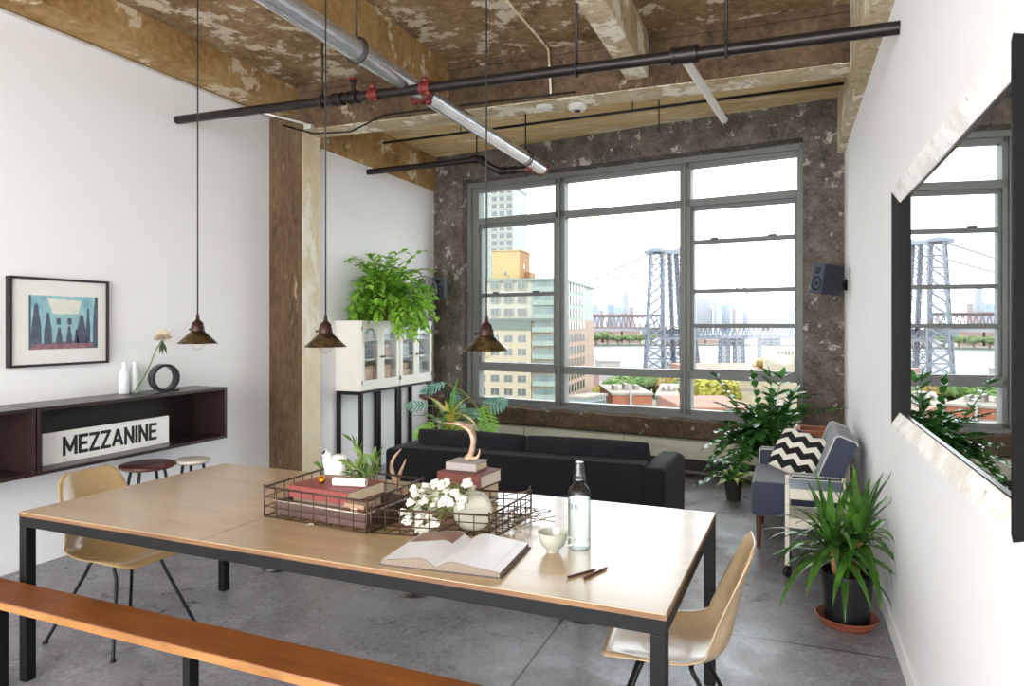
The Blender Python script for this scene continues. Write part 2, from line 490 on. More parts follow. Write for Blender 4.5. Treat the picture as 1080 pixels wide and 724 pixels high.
def sash_fn(bb):
    w = 0.028
    for (x0, x1, bars) in ((gL, m1a, (1.955,)), (m2b, gR, (2.465, 1.94, 1.572))):
        zs = [2.845] + [z for z in bars] + [1.095]
        y0, y1 = D0+0.02, D1-0.02
        box(bb, (x0, y0, 1.095), (x0+w, y1, 2.845)); box(bb, (x1-w, y0, 1.095), (x1, y1, 2.845))
        box(bb, (x0, y0, 2.805), (x1, y1, 2.845)); box(bb, (x0, y0, 1.095), (x1, y1, 1.112))
        for z in bars: box(bb, (x0, y0-0.012, z-0.021), (x1, y1, z+0.021))
sb = BM(); sash_fn(sb); bmesh.ops.transform(sb, matrix=WM, verts=sb.verts)
obj('sash', sb, plain('sash_paint', '#686b6a', 0.5, var=0.05), WIN, bevel=0.003)
def pane(x0, x1, z0, z1):
    bb = BM(); box(bb, (x0-0.004, 0.176, z0-0.004), (x1+0.004, 0.182, z1+0.004), WM); obj('pane', bb, M_pane, WIN)
for (x0, x1) in ((gL, m1a), (m1b, m2a), (m2b, gR)):
    pane(x0, x1, 2.925, 3.262); pane(x0, x1, 0.672, 1.005)
pane(m1b, m2a, 1.095, 2.845)
pane(gL, m1a, 1.976, 2.845); pane(gL, m1a, 1.095, 1.934)
for z0, z1 in ((1.095, 1.551), (1.593, 1.919), (1.961, 2.444), (2.486, 2.845)): pane(m2b, gR, z0, z1)
lb = BM()
for (x, z) in ((ws(517), 1.982), (ws(560), 1.982), (ws(750), 2.49), (ws(812), 2.49)):
    box(lb, (x-0.04, D0-0.002, z-0.006), (x+0.04, D0+0.02, z+0.009), WM); 
    pass
obj('latch', lb, M_black, WIN)

# baseboard on the right wall
b = BM(); box(b, (XR-0.018, YB, 0), (XR, 7.2, 0.10)); struct('baseboard_right', b, M_white, bevel=0.004)

# ================================================================== PIPES
M_pipe = plain('black_pipe', '#2a2422', 0.38, 0.5, var=0.15)
M_silver = plain('galvanised_pipe', '#d3d6de', 0.25, 0.8, var=0.12, scale=14)
M_red = plain('red_fitting', '#6a211a', 0.5, 0.1, var=0.2, scale=30)
M_rod = plain('hanger_rod', '#3a3430', 0.5, 0.6)
M_wpipe = plain('white_pipe', '#d9d6cf', 0.4, 0.3, var=0.05)
SX, SZ, SY = -2.385, 3.215, 6.95
T = thing('sprinkler_main', 'thick silver sprinkler pipe running towards the window under the ceiling', 'pipe', (SX, SY, SZ))
b = BM(); tube(b, [(SX, -1.0, SZ), (SX, SY, SZ)], 0.063, 24); obj('pipe', b, M_silver, T, world=True, smooth=True, auto=40)
for y in (3.55, 6.45, 1.6):
    b = BM(); pts = [(SX+0.075*math.cos(a), y, SZ+0.075*math.sin(a)) for a in [2*PI*k/20 for k in range(20)]]
    tube(b, pts, 0.009, 6, closed=True); tube(b, [(SX, y, SZ+0.07), (SX, y, ZC)], 0.008, 6)
    obj('hanger', b, M_rod, T, world=True, smooth=True)
b = BM()
lathe(b, [(0.064, -0.03), (0.08, -0.03), (0.08, 0.03), (0.064, 0.03)], 20, (SX, 4.36, SZ), Matrix.Rotation(PI/2, 4, 'X'))
for a in (0.6, 2.2, 3.9, 5.3): ball(b, (SX+0.085*math.cos(a), 4.36, SZ+0.085*math.sin(a)), 0.028, 8, 6)
obj('clamp', b, M_red, T, world=True, smooth=True, auto=40)
b = BM(); lathe(b, [(0.0, -0.012), (0.066, -0.012), (0.07, 0.0), (0.07, 0.02), (0.0, 0.02)], 20, (SX, SY, SZ), Matrix.Rotation(PI/2, 4, 'X'))
for a in (0.3, 2.4, 4.4): ball(b, (SX+0.07*math.cos(a), SY, SZ+0.07*math.sin(a)), 0.02, 8, 6)
obj('end_cap', b, M_red, T, world=True, smooth=True, auto=40)

PA, PB_ = Vector((XL, 4.30, 3.24)), Vector((XR, 3.82, 3.01))       # it hangs a little lower at its right end
def pp_(x): return PA.lerp(PB_, (x-XL)/(XR-XL))
pdir = (PB_-PA).normalized(); Mx = pdir.to_track_quat('Z', 'Y').to_matrix().to_4x4()
T = thing('branch_pipe', 'long black pipe crossing the room wall to wall in front of the cross beam', 'pipe', PA)
b = BM(); tube(b, [PA, PB_], 0.033, 16); obj('pipe', b, M_pipe, T, world=True, smooth=True, auto=40)
for x, m, r in ((-2.80, M_pipe, 0.046), (-2.62, M_red, 0.040), (-2.20, M_red, 0.042), (-2.93, M_pipe, 0.046), (-0.52, M_pipe, 0.05)):
    b = BM(); w = 0.04 if x != -0.52 else 0.07; q = pp_(x)
    lathe(b, [(0.03, -w), (r, -w), (r, -w+0.02), (r*0.9, -w+0.02), (r*0.9, w-0.02), (r, w-0.02), (r, w), (0.03, w)], 16, q, Mx)
    if m is M_red:
        ball(b, q + Vector((0, -0.02, 0.05)), 0.022, 8, 6); ball(b, q + Vector((0.03, -0.03, -0.045)), 0.018, 8, 6)
    if x == -2.80: tube(b, [q, q + Vector((0, 0, 0.10))], 0.014, 8); lathe(b, [(0, 0), (0.03, 0.005), (0.03, 0.015), (0, 0.02)], 12, q + Vector((0, 0, 0.10)))
    obj('coupling', b, m, T, world=True, smooth=True, auto=40)
b = BM(); lathe(b, [(0, 0), (0.03, 0.005), (0.03, 0.015), (0, 0.02)], 12, pp_(-2.80) + Vector((0, 0, 0.122))); obj('valve_wheel', b, M_red, T, world=True, smooth=True)
for x in (-3.08, -1.15, -0.30):
    q = pp_(x)
    b = BM(); tube(b, [q + Vector((0, 0, 0.042)), (q.x, q.y, ZC)], 0.009, 6); tube(b, [q + Vector((0, 0.042*math.cos(a), 0.042*math.sin(a))) for a in [2*PI*k/14 for k in range(14)]], 0.008, 6, closed=True)
    obj('hanger', b, M_rod, T, world=True, smooth=True)
q = pp_(-0.52)
T = thing('drop_pipe', 'short white pipe teed off the black pipe at the right of the ceiling', 'pipe', q)
e0 = q + Vector((0.0, 0.055, -0.012)); e1 = at(764, 127, Y=5.15)
b = BM(); tube(b, [e0, e1], 0.026, 14); obj('pipe', b, M_wpipe, T, world=True, smooth=True, auto=40)
dd = (e1-e0).normalized()
b = BM(); tube(b, [e1 - dd*0.01, e1 + dd*0.05], 0.03, 14); tube(b, [e1 + dd*0.03, e1 + dd*0.03 + Vector((0, 0, 0.05))], 0.018, 10); obj('sprinkler_head', b, M_rod, T, world=True, smooth=True, auto=40)

T = thing('bay_pipe', 'black pipe with jointed elbows above the left part of the window', 'pipe', (XF, 6.54, 3.25))
b = BM(); tube(b, [(XF, 6.54, 3.245), (-2.95, 6.54, 3.27)], 0.032, 14); obj('pipe', b, M_pipe, T, world=True, smooth=True, auto=40)
pa = [(-2.97, 6.54, 3.275), (-2.90, 6.57, 3.255), (-2.80, 6.60, 3.19), (-2.70, 6.64, 3.155), (-2.45, 6.68, 3.16)]
b = BM(); tube(b, smooth_path(pa, 5), 0.034, 12); obj('elbow', b, M_pipe, T, world=True, smooth=True, auto=40)
for p, d in ((pa[0], (1,0,0)), (pa[1], (0.7,0,-0.6)), (pa[3], (1,0,0)), ((-2.60, 6.66, 3.157), (1,0,0))):
    b = BM(); p = Vector(p); d = Vector(d).normalized()
    tube(b, [p - d*0.035, p + d*0.035], 0.046, 14); obj('coupling', b, M_pipe, T, world=True, smooth=True, auto=40)
b = BM(); tube(b, [(-2.47, 6.68, 3.16), (-2.40, 6.69, 3.165)], 0.044, 12); obj('end_coupling', b, M_red, T, world=True, smooth=True, auto=40)
b = BM(); tube(b, [(-2.95, 6.54, 3.27), (-2.95, 6.54, 3.74)], 0.009, 6); obj('hanger', b, M_rod, T, world=True, smooth=True)

b = BM(); p0, p1 = at(404, 151, Z=3.6), at(890, 88, Z=3.6)
tube(b, [p0, p1], 0.014, 8)
for u in (505, 695): 
    q = p0.lerp(p1, (u-404)/486*1.02); tube(b, [q, q + Vector((0, 0, 0.14))], 0.006, 6)
solo('ceiling_conduit', b, M_pipe, p0, 'thin black conduit under the pale ceiling bay behind the cross beam', 'pipe', smooth=True)
b = BM(); tube(b, [(-1.9, 6.95, 3.74), (-1.9, 6.95, 3.40)], 0.006, 6); b.free()
b = BM(); q = at(695, 105, Z=3.74); tube(b, [q, (q.x, q.y, 3.44)], 0.006, 6); lathe(b, [(0, -0.01), (0.02, 0), (0, 0.02)], 10, (q.x, q.y, 3.44))
solo('hanger_rod', b, M_rod, q, 'thin rod hanging bare from the ceiling bay left of the white drop pipe', 'rod', smooth=True)
b = BM(); pts = [(-4.575, -1.5, 3.555), (-4.575, 5.0, 3.555), (-4.50, 5.2, 3.54), (-4.235, 5.33, 3.47), (-4.1, 5.33, 3.42)]
tube(b, smooth_path(pts, 5), 0.011, 8); box(b, (-4.13, 5.30, 3.38), (-4.05, 5.36, 3.42))
solo('wall_conduit', b, M_wpipe, pts[0], 'white conduit along the top of the left wall up to the column', 'conduit', smooth=True, auto=40)
b = BM(); pts = [at(298, 132, Y=5.37), at(330, 141, Y=5.37), at(370, 139, Y=5.34), (-3.3, 5.335, 3.43), (-2.0, 5.335, 3.425), (-1.55, 5.335, 3.42)]
tube(b, pts, 0.008, 6); solo('surface_cable', b, M_pipe, pts[0], 'thin dark cable along the lower edge of the cross beam', 'cable', smooth=True)
for (u, v, lab) in ((574, 113, 'white junction box fixed under the cross beam, the left of two white ceiling fittings'), (609, 112, 'round white smoke detector with a dark centre under the cross beam')):
    p = at(u, v, Z=3.39)
    T = thing('smoke_detector' if u > 600 else 'junction_box', lab, 'detector' if u > 600 else 'junction box', p)
    b = BM()
    if u > 600: lathe(b, [(0, 0.02), (0.075, 0.02), (0.08, -0.01), (0.06, -0.035), (0.03, -0.04), (0, -0.04)], 24)
    else:
        lathe(b, [(0, 0.025), (0.06, 0.025), (0.075, -0.005), (0.06, -0.02), (0, -0.02)], 20); box(b, (-0.05, -0.03, 0.0), (0.05, 0.03, 0.06))
    obj('body', b, M_wpipe, T, smooth=True, auto=40)
    if u > 600:
        b = BM(); lathe(b, [(0, -0.05), (0.025, -0.048), (0.028, -0.038), (0, -0.036)], 16); obj('sensor', b, M_pipe, T, smooth=True)
b = BM(); q0 = at(534, 0, Z=3.79); q1 = at(573, 45, Z=3.79)
tube(b, [q0 + (q0-q1)*0.3, q1, (q1.x, 5.33, 3.78), (q1.x+0.02, 5.33, 3.43)], 0.010, 8)
solo('slab_conduit', b, M_beamlight, q1, 'pale conduit across the ceiling slab bending down the cross beam to the junction box', 'conduit', smooth=True)
# ================================================================== FURNITURE
M_tablewood = wood('table_plywood', '#a0855f', '#b2966f', '#c0a681', 1.6, (1, 7, 7), 0.28, 0.65, 0.0)
M_plyedge = wood('plywood_edge', '#54361e', '#775232', '#8f6a45', 3, (2, 2, 40), 0.5, 0.0)
M_bench = wood('bench_wood', '#5a2f0e', '#7d4519', '#955a27', 2.2, (1, 9, 9), 0.35, 0.25)
M_benchedge = wood('bench_edge', '#7d4f24', '#9c6a35', '#b3824a', 6, (1, 5, 5), 0.5, 0.0)

# ---- dining table
TZ = 0.75
tA, tB = at(18.5, 540, Z=TZ), at(707.6, 649.6, Z=TZ)
tC, tD = at(752, 539.7, Z=TZ), at(235.5, 489.6, Z=TZ)
tc = (tA + tB + tC + tD) / 4; tc.z = 0
trot = math.atan2((tB - tA).y, (tB - tA).x)
TL = ((tB - tA).length + (tC - tD).length) / 2; TW = ((tD - tA).length + (tC - tB).length) / 2
TAB = thing('dining_table', 'long dining table with a pale plywood top on a black square steel frame', 'table', tc, trot)
hx, hy = TL/2, TW/2
b = BM()
sx = hx * 0.02      # the top is two boards, a fine seam between them
seam = -0.36
box(b, (-hx, -hy, 0.732), (seam-0.0012, hy, TZ)); box(b, (seam+0.0012, -hy, 0.732), (hx, hy, TZ))
obj('tabletop', b, M_tablewood, TAB, bevel=0.002)
b = BM(); e = 0.0015
box(b, (-hx-e, -hy-e, 0.7325), (hx+e, -hy, TZ-0.0025)); box(b, (hx, -hy, 0.7325), (hx+e, hy, TZ-0.0025)); box(b, (-hx-e, -hy, 0.7325), (-hx, hy, TZ-0.0025)); box(b, (-hx, hy, 0.7325), (hx, hy+e, TZ-0.0025))
obj('plywood_edge', b, M_plyedge, TAB)
b = BM(); lw = 0.046; ah = 0.045
box(b, (-hx, -hy, 0.732-ah), (hx, -hy+0.04, 0.732)); box(b, (-hx, hy-0.04, 0.732-ah), (hx, hy, 0.732))
box(b, (-hx, -hy+0.04, 0.732-ah), (-hx+0.04, hy-0.04, 0.732)); box(b, (hx-0.04, -hy+0.04, 0.732-ah), (hx, hy-0.04, 0.732))
obj('frame', b, M_apron, TAB, bevel=0.002)
for sxx in (-1, 1):
    for syy in (-1, 1):
        b = BM(); box(b, (sxx*hx, syy*hy, 0), (sxx*(hx-lw), syy*(hy-lw), 0.732-ah)); obj('leg', b, M_apron, TAB, bevel=0.003)

# ---- bench
bz = 0.455
q0, q1 = at(0, 609, Z=bz), at(515, 724, Z=bz)
brot = math.atan2((q1-q0).y, (q1-q0).x)
w0 = at(0, 635.5, Z=bz)
bw = abs(Matrix.Rotation(-brot, 2) @ (w0 - q0).to_2d()).__getitem__(1) if False else abs((Matrix.Rotation(-brot, 3, 'Z') @ (w0 - q0)).y)
BEN = thing('bench', 'long narrow orange-brown wooden bench with black legs in front of the table', 'bench', (q0.x, q0.y, 0), brot)
b = BM(); box(b, (-0.35, -bw, bz-0.034), (2.95, 0, bz)); obj('plank', b, M_bench, BEN, bevel=0.004)
b = BM(); box(b, (-0.35, -bw-0.001, bz-0.031), (2.95, -bw, bz-0.004)); obj('plank_edge', b, M_benchedge, BEN)
for x in (0.075, 1.265, 2.6):
    for ya_ in (-bw+0.06, -0.05):
        if x > 1 and x < 2 and ya_ == -0.05: continue
        b = BM(); box(b, (x, ya_-0.022, 0), (x+0.034, ya_+0.022, bz-0.034)); obj('leg', b, M_black, BEN, bevel=0.002)
b = BM(); box(b, (0.0, -bw+0.055, bz-0.05), (2.75, -0.04, bz-0.034)); obj('rail', b, M_black, BEN)

# ---- shell chairs
M_shell = plain('shell_ochre', '#a68a5f', 0.25, var=0.07, scale=30, coat=0.5)
M_shell2 = plain('shell_parchment', '#b59c78', 0.3, var=0.06, scale=30, coat=0.4)
def shell_mesh(bm):
    # centre line (y back-front, z), half width, edge curl, curl direction
    prof = [(0.245, 0.402, 0.12, 0.00), (0.215, 0.426, 0.195, 0.010), (0.12, 0.425, 0.228, 0.03), (0.02, 0.412, 0.235, 0.045),
            (-0.08, 0.408, 0.235, 0.06), (-0.155, 0.428, 0.232, 0.075), (-0.195, 0.48, 0.222, 0.085), (-0.212, 0.55, 0.21, 0.075),
            (-0.228, 0.62, 0.20, 0.06), (-0.245, 0.69, 0.192, 0.045), (-0.262, 0.755, 0.178, 0.03), (-0.275, 0.80, 0.15, 0.02), (-0.281, 0.818, 0.11, 0.012)]
    cl = smooth_path([(p[0], p[1], 0) for p in prof], 3)
    ww = smooth_path([(p[2], p[3], 0) for p in prof], 3)
    n = len(cl); nu = 22
    rows = []
    for i in range(n):
        t = (cl[min(i+1, n-1)] - cl[max(i-1, 0)]).normalized()
        nrm = Vector((-t.y, t.x)) 
        nrm = Vector((t.y, -t.x)) if Vector((t.y, -t.x)).dot(Vector((0.7, 0.7))) > 0 else nrm
        row = []
        for k in range(nu+1):
            x = -1 + 2*k/nu
            c = ww[i].y * abs(x)**2.6
            lip = -0.010 * max(0, abs(x)-0.9)/0.1
            row.append(bm.verts.new((x * ww[i].x, cl[i].x + nrm.x*(c+lip), cl[i].y + nrm.y*(c+lip))))
        rows.append(row)
    for A, B in zip(rows, rows[1:]):
        for k in range(nu): bm.faces.new((A[k], A[k+1], B[k+1], B[k]))
def shell_chair(label, loc, rot, m):
    T = thing('shell_chair', label, 'chair', loc, rot, None)
    b = BM(); shell_mesh(b); obj('shell', b, m, T, smooth=True, solid=0.008, subs=1)
    for sxx in (-1, 1):
        for fy, gy in ((0.235, 0.10), (-0.25, -0.07)):
            b = BM(); top = Vector((sxx*0.11, gy, 0.402)); foot = Vector((sxx*0.235, fy, 0.006))
            tube(b, smooth_path([top + Vector((-sxx*0.05, 0, -0.003)), top + Vector((sxx*0.015, 0, -0.012)), top.lerp(foot, 0.2), top.lerp(foot, 0.7), foot], 4), 0.0085, 8)
            lathe(b, [(0, -0.006), (0.013, -0.006), (0.012, 0.004), (0, 0.006)], 10, foot)
            obj('leg', b, M_black, T, smooth=True, auto=50)
    b = BM(); tube(b, [(-0.06, 0.10, 0.398), (-0.06, -0.07, 0.396)], 0.008, 8); tube(b, [(0.06, 0.10, 0.398), (0.06, -0.07, 0.396)], 0.008, 8)
    tube(b, [(-0.11, 0.10, 0.398), (0.11, 0.10, 0.398)], 0.008, 8); tube(b, [(-0.11, -0.07, 0.396), (0.11, -0.07, 0.396)], 0.008, 8)
    obj('base_frame', b, M_black, T, smooth=True)
    return T
# local +y faces forward
shell_chair('glossy ochre shell chair at the left end of the table by the white wall', (-3.165, 2.62, 0), R(-90-2), M_shell)
shell_chair('pale tan shell chair with a high back at the right end of the table', (-0.385, 2.60, 0), R(90+4), M_shell2)

# ---- round stools along the left wall and behind the table
M_red_wood = wood('stool_mahogany', '#3a1a14', '#54271e', '#6f3a2e', 4, (1, 8, 8), 0.3, 0.3)
def stool(label, loc, r, h, m, splay=0.10):
    T = thing('round_stool', label, 'stool', loc, 0.4)
    b = BM(); lathe(b, [(0, h-0.03), (r-0.015, h-0.03), (r, h-0.018), (r, h-0.006), (r-0.012, h), (0, h-0.003)], 40); obj('seat', b, m, T, smooth=True, auto=40)
    for k in range(3 if r < 0.15 else 4):
        a = k * 2*PI/(3 if r < 0.15 else 4)
        b = BM(); tube(b, [(r*0.62*math.cos(a), r*0.62*math.sin(a), h-0.03), ((r+splay)*math.cos(a), (r+splay)*math.sin(a), 0)], 0.011, 8); obj('leg', b, M_black, T, smooth=True, auto=40)
    b = BM(); rr = r*0.62 + (r+splay-r*0.62)*0.62
    tube(b, [(rr*math.cos(a), rr*math.sin(a), (h-0.03)*0.38) for a in [2*PI*k/24 for k in range(24)]], 0.007, 6, closed=True); obj('foot_ring', b, M_black, T, smooth=True)
p = at(156, 489, Z=0.6); stool('round stool with a reddish brown wooden seat under the dark wall shelf', (p.x, p.y, 0), 0.185, 0.6, M_red_wood, 0.04)
p = at(203, 484, Z=0.6); stool('smaller round stool with a whitish seat beside the reddish stool', (p.x, p.y, 0), 0.125, 0.6, plain('stool_white', '#cfc8bb', 0.4, var=0.12, scale=12), 0.05)
M_chrome = plain('steel_base', '#8c8c92', 0.25, 0.9)
for i, (u, v, lab) in enumerate(((283, 602, 'leftmost of three round stool feet glimpsed under the table'), (430, 629, 'middle one of three round stool feet glimpsed under the table'), (611, 656, 'rightmost of three round stool feet glimpsed under the table'))):
    p = at(u, v, Z=0.01)
    T = thing('pedestal_stool', lab, 'stool', (p.x, p.y+0.09, 0), 0, 'pedestal stools behind the table')
    b = BM(); lathe(b, [(0, 0), (0.100, 0), (0.102, 0.006), (0.09, 0.014), (0.03, 0.022), (0.0, 0.022)], 36); obj('base', b, M_chrome, T, smooth=True, auto=50)
    b = BM(); tube(b, [(0, 0, 0.02), (0, 0, 0.42)], 0.022, 14); obj('post', b, M_black, T, smooth=True, auto=40)
    b = BM(); lathe(b, [(0, 0.42), (0.14, 0.42), (0.15, 0.435), (0.14, 0.455), (0, 0.455)], 30); obj('seat', b, M_red_wood, T, smooth=True, auto=40)

# ---- dark wall shelf, two cabinets
M_walnut = wood('dark_walnut', '#150c0a', '#271714', '#3b2622', 3, (9, 1, 9), 0.4, 0.3)
M_walnut_in = wood('dark_walnut_inside', '#0e0807', '#1a0f0d', '#271816', 3, (9, 1, 9), 0.5, 0.1)  # darker walnut copy, the shelf back's recess shade put into its colour
def wallbox(label, y0, y1):
    x0, x1, z0, z1, t = XL, -4.25, 0.66, 1.075, 0.022
    T = thing('wall_shelf_box', label, 'shelf', (XL, (y0+y1)/2, z0), 0)
    b = BM(); box(b, (x0, y0, z1-t), (x1, y1, z1)); obj('top_board', b, M_walnut, T, world=True, bevel=0.002)
    b = BM(); box(b, (x0, y0, z0), (x1, y1, z0+t)); obj('bottom_board', b, M_walnut, T, world=True, bevel=0.002)
    for ya in (y0, y1-t):
        b = BM(); box(b, (x0, ya, z0+t), (x1, ya+t, z1-t)); obj('side_board', b, M_walnut, T, world=True, bevel=0.002)
    b = BM(); box(b, (x0, y0+t, z0+t), (x0+0.012, y1-t, z1-t)); obj('back_board', b, M_walnut_in, T, world=True)
wallbox('long dark walnut wall shelf holding the black lettered sign', 2.925, 4.48)
wallbox('dark walnut wall shelf cut off by the left picture edge', 1.45, 2.915)

# ---- lettered sign in the shelf
M_signw = plain('sign_white', '#f2f1ec', 0.5, var=0.02)
M_ink = plain('sign_black', '#151515', 0.5)
SXp = -4.40
sp = at(44.8, 455.5, X=SXp), at(178.2, 438.9, X=SXp), at(44.8, 484.5, X=SXp)
S0, S1 = sp[0].y, sp[1].y; SH = 0.205
T = thing('lettered_sign', 'white sign board with bold black capital letters standing in the dark shelf', 'sign', (SXp, (S0+S1)/2, 0.682))
b = BM(); box(b, (SXp-0.02, S0, 0.682), (SXp, S1, 0.682+SH)); obj('board', b, M_signw, T, world=True, bevel=0.002)
GLY = {  # strokes on a 0..1 x 0..1.25 grid
 'M': (1.15, [[(0,0),(0,1.25)], [(0,1.25),(0.575,0.25)], [(0.575,0.25),(1.15,1.25)], [(1.15,1.25),(1.15,0)]]),
 'E': (0.70, [[(0,0),(0,1.25)], [(0,1.25),(0.7,1.25)], [(0,0.64),(0.6,0.64)], [(0,0),(0.7,0)]]),
 'Z': (0.80, [[(0,1.25),(0.8,1.25)], [(0.8,1.25),(0,0)], [(0,0),(0.8,0)]]),
 'A': (1.0, [[(0,0),(0.5,1.25)], [(0.5,1.25),(1.0,0)], [(0.2,0.38),(0.8,0.38)]]),
 'N': (0.85, [[(0,0),(0,1.25)], [(0,1.25),(0.85,0)], [(0.85,0),(0.85,1.25)]]),
 'I': (0.0, [[(0,0),(0,1.25)]]),
}
word = 'MEZZANINE'
tot = sum(GLY[c][0] for c in word) + 0.42*(len(word)-1)
lY0, lY1 = at(66.5, 470, X=SXp).y, at(165, 455, X=SXp).y
k = (lY1 - lY0) / (tot + 0.22); zb = 0.682 + 0.052; kz = 0.105/1.25
cur = lY0 + 0.11*k
for ch in word:
    wd, strokes = GLY[ch]
    b = BM(); hw = 0.155*k
    for (a, c) in strokes:
        p0 = Vector((cur + a[0]*k, zb + a[1]*kz)); p1 = Vector((cur + c[0]*k, zb + c[1]*kz))
        d = (p1-p0).normalized(); nn = Vector((-d.y, d.x)) * hw
        ex = d * (hw if abs(d.x) > 0.99 or abs(d.y) > 0.99 else hw*0.6)
        q = [p0-ex+nn, p0-ex-nn, p1+ex-nn, p1+ex+nn]
        prism(b, [(v.x, min(max(v.y, zb-hw), zb+1.25*kz+hw)) for v in q], 'x', SXp, SXp+0.0015 + 0.0002*len(b.faces)/6)
    obj('letter', b, M_ink, T, world=True)
    cur += (wd + 0.42)*k

# ---- framed picture
PX = -4.57
pts = [at(9, 291, X=PX), at(114, 297, X=PX), at(114, 383, X=PX), at(9, 388.5, X=PX)]
py0, py1 = (pts[0].y+pts[3].y)/2, (pts[1].y+pts[2].y)/2
pz1, pz0 = (pts[0].z+pts[1].z)/2, (pts[2].z+pts[3].z)/2
T = thing('framed_picture', 'framed picture of dark cloaked figures in a blue-lit room on the left wall', 'picture', (XL, (py0+py1)/2, pz0))
b = BM(); fw = 0.016
for (a0, a1, c0, c1) in ((py0, py1, pz0, pz0+fw), (py0, py1, pz1-fw, pz1), (py0, py0+fw, pz0+fw, pz1-fw), (py1-fw, py1, pz0+fw, pz1-fw)):
    box(b, (XL, a0, c0), (PX+0.012, a1, c1))
obj('frame', b, M_walnut_in, T, world=True, bevel=0.001)
b = BM(); box(b, (XL+0.004, py0+fw, pz0+fw), (PX-0.004, py1-fw, pz1-fw)); obj('mat_board', b, M_signw, T, world=True)
W, H = py1-py0, pz1-pz0
ay0, ay1 = py0 + W*0.185, py0 + W*0.885; az0, az1 = pz0 + H*0.19, pz0 + H*0.80
def artmat():
    m, nt, p = base('print_room')
    f = noise_n(nt, coords(nt), 6, 4)
    nt.links.new(ramp(nt, f, [(0.3, '#6fa9b6'), (0.5, '#9fced4'), (0.7, '#cfe6e4')]), p.inputs['Base Color']); p.inputs['Roughness'].default_value = 0.4
    return m
M_cloak = plain('print_cloak', '#565e72', 0.6, var=0.25, scale=20)
AX = PX - 0.0035
b = BM(); box(b, (AX-0.0006, ay0, az0), (AX, ay1, az1)); art = obj('print', b, artmat(), T, world=True)
def patch(name, m, poly, lift=0.0004):
    b = BM(); prism(b, [(ay0 + (ay1-ay0)*x, az0 + (az1-az0)*y) for x, y in poly], 'x', AX, AX+lift); return obj(name, b, m, art, world=True)
patch('print_back_wall', plain('print_pale', '#e6e8da', 0.5, var=0.1), [(0.25, 0.95), (0.75, 0.92), (0.70, 0.66), (0.33, 0.66)])
patch('print_door', plain('print_door', '#9cc6cc', 0.5, var=0.1), [(0.33, 0.12), (0.33, 0.64), (0.68, 0.64), (0.68, 0.12)], 0.0003)
patch('print_floor', plain('print_floor', '#8f6a72', 0.5, var=0.35, scale=30), [(0, 0), (1, 0), (1, 0.10), (0.7, 0.15), (0.3, 0.13), (0, 0.09)], 0.0005)
patch('print_dark_edge', M_cloak, [(0.0, 0.0), (0.03, 0.0), (0.03, 1.0), (0.0, 1.0)], 0.0006)
patch('print_curtain', M_cloak, [(0.92, 0.0), (1, 0.0), (1, 1.0), (0.96, 1.0), (0.93, 0.6)], 0.0006)
for (x, w, h) in ((0.10, 0.15, 0.86), (0.26, 0.12, 0.70), (0.42, 0.10, 0.42), (0.565, 0.095, 0.44), (0.75, 0.16, 0.66), (0.85, 0.07, 0.80), (0.67, 0.07, 0.38)):
    patch('print_figure', M_cloak, [(x-w/2, 0.10), (x+w/2, 0.10), (x+w*0.42, h*0.55), (x+w*0.22, h*0.8), (x+w*0.18, h*0.94), (x, h), (x-w*0.2, h*0.93), (x-w*0.24, h*0.78), (x-w*0.42, h*0.5)], 0.0008)
for x in (0.41, 0.57):
    patch('print_window', M_cloak, [(x-0.03, 0.46), (x+0.03, 0.46), (x+0.03, 0.58), (x-0.03, 0.58)], 0.0006)
b = BM(); b.faces.new([b.verts.new(q) for q in ((PX+0.004, py0+fw, pz0+fw), (PX+0.004, py1-fw, pz0+fw), (PX+0.004, py1-fw, pz1-fw), (PX+0.004, py0+fw, pz1-fw))]); obj('glazing', b, glass('picture_glass', ior=1.3), T, world=True)

# ---- flower in a clear square vase, black ring
M_clear = glass('clear_acrylic', (0.96, 0.98, 0.98, 1), 1.45)
zt = 1.075
p = at(146, 410, X=-4.40); p = Vector((-4.40, p.y, zt))
T = thing('acrylic_vase', 'clear square vase on the dark shelf holding one pale flower', 'vase', p)
b = BM(); w, d, h, t = 0.105, 0.05, 0.20, 0.005
box(b, (-d, -w, 0), (d, w, 0.012)); box(b, (-d, -w, 0.012), (d, w, h))
for f_ in list(b.faces):
    if f_.calc_center_median().z > h-0.001: b.faces.remove(f_)
obj('body', b, M_clear, T)
T = thing('cut_flower', 'single pale dried flower leaning right out of the clear vase', 'flower', p + Vector((0, -0.05, 0.012)))
hd = at(172, 355, X=-4.40)
path = smooth_path([p + Vector((0, -0.04, 0.015)), p.lerp(hd, 0.35) + Vector((0, -0.01, 0.0)), p.lerp(hd, 0.7) + Vector((0, 0.0, 0.02)), hd + Vector((0, -0.01, -0.03))], 5)
M_stem = plain('stem_green', '#6d7a45', 0.5, var=0.15)
b = BM(); tube(b, path, 0.005, 6); obj('stem', b, M_stem, T, world=True, smooth=True)
b = BM()
rg = random.Random(3)
for i in range(60):
    a = rg.uniform(0, 2*PI); el = rg.uniform(-0.5, 1.5)
    d = Vector((math.cos(a)*math.cos(el), math.sin(a)*math.cos(el), math.sin(el))); sd_ = d.orthogonal().normalized() * 0.016
    L = rg.uniform(0.045, 0.08); r0 = hd - Vector((0, 0, 0.012))
    v = [b.verts.new(r0), b.verts.new(r0 + d*L*0.6 + sd_), b.verts.new(r0 + d*L), b.verts.new(r0 + d*L*0.6 - sd_)]; b.faces.new(v)
obj('petals', b, leafmat('petal_cream', '#d8c9ac', '#efe6d3', 0.6), T, world=True, smooth=True)
b = BM()
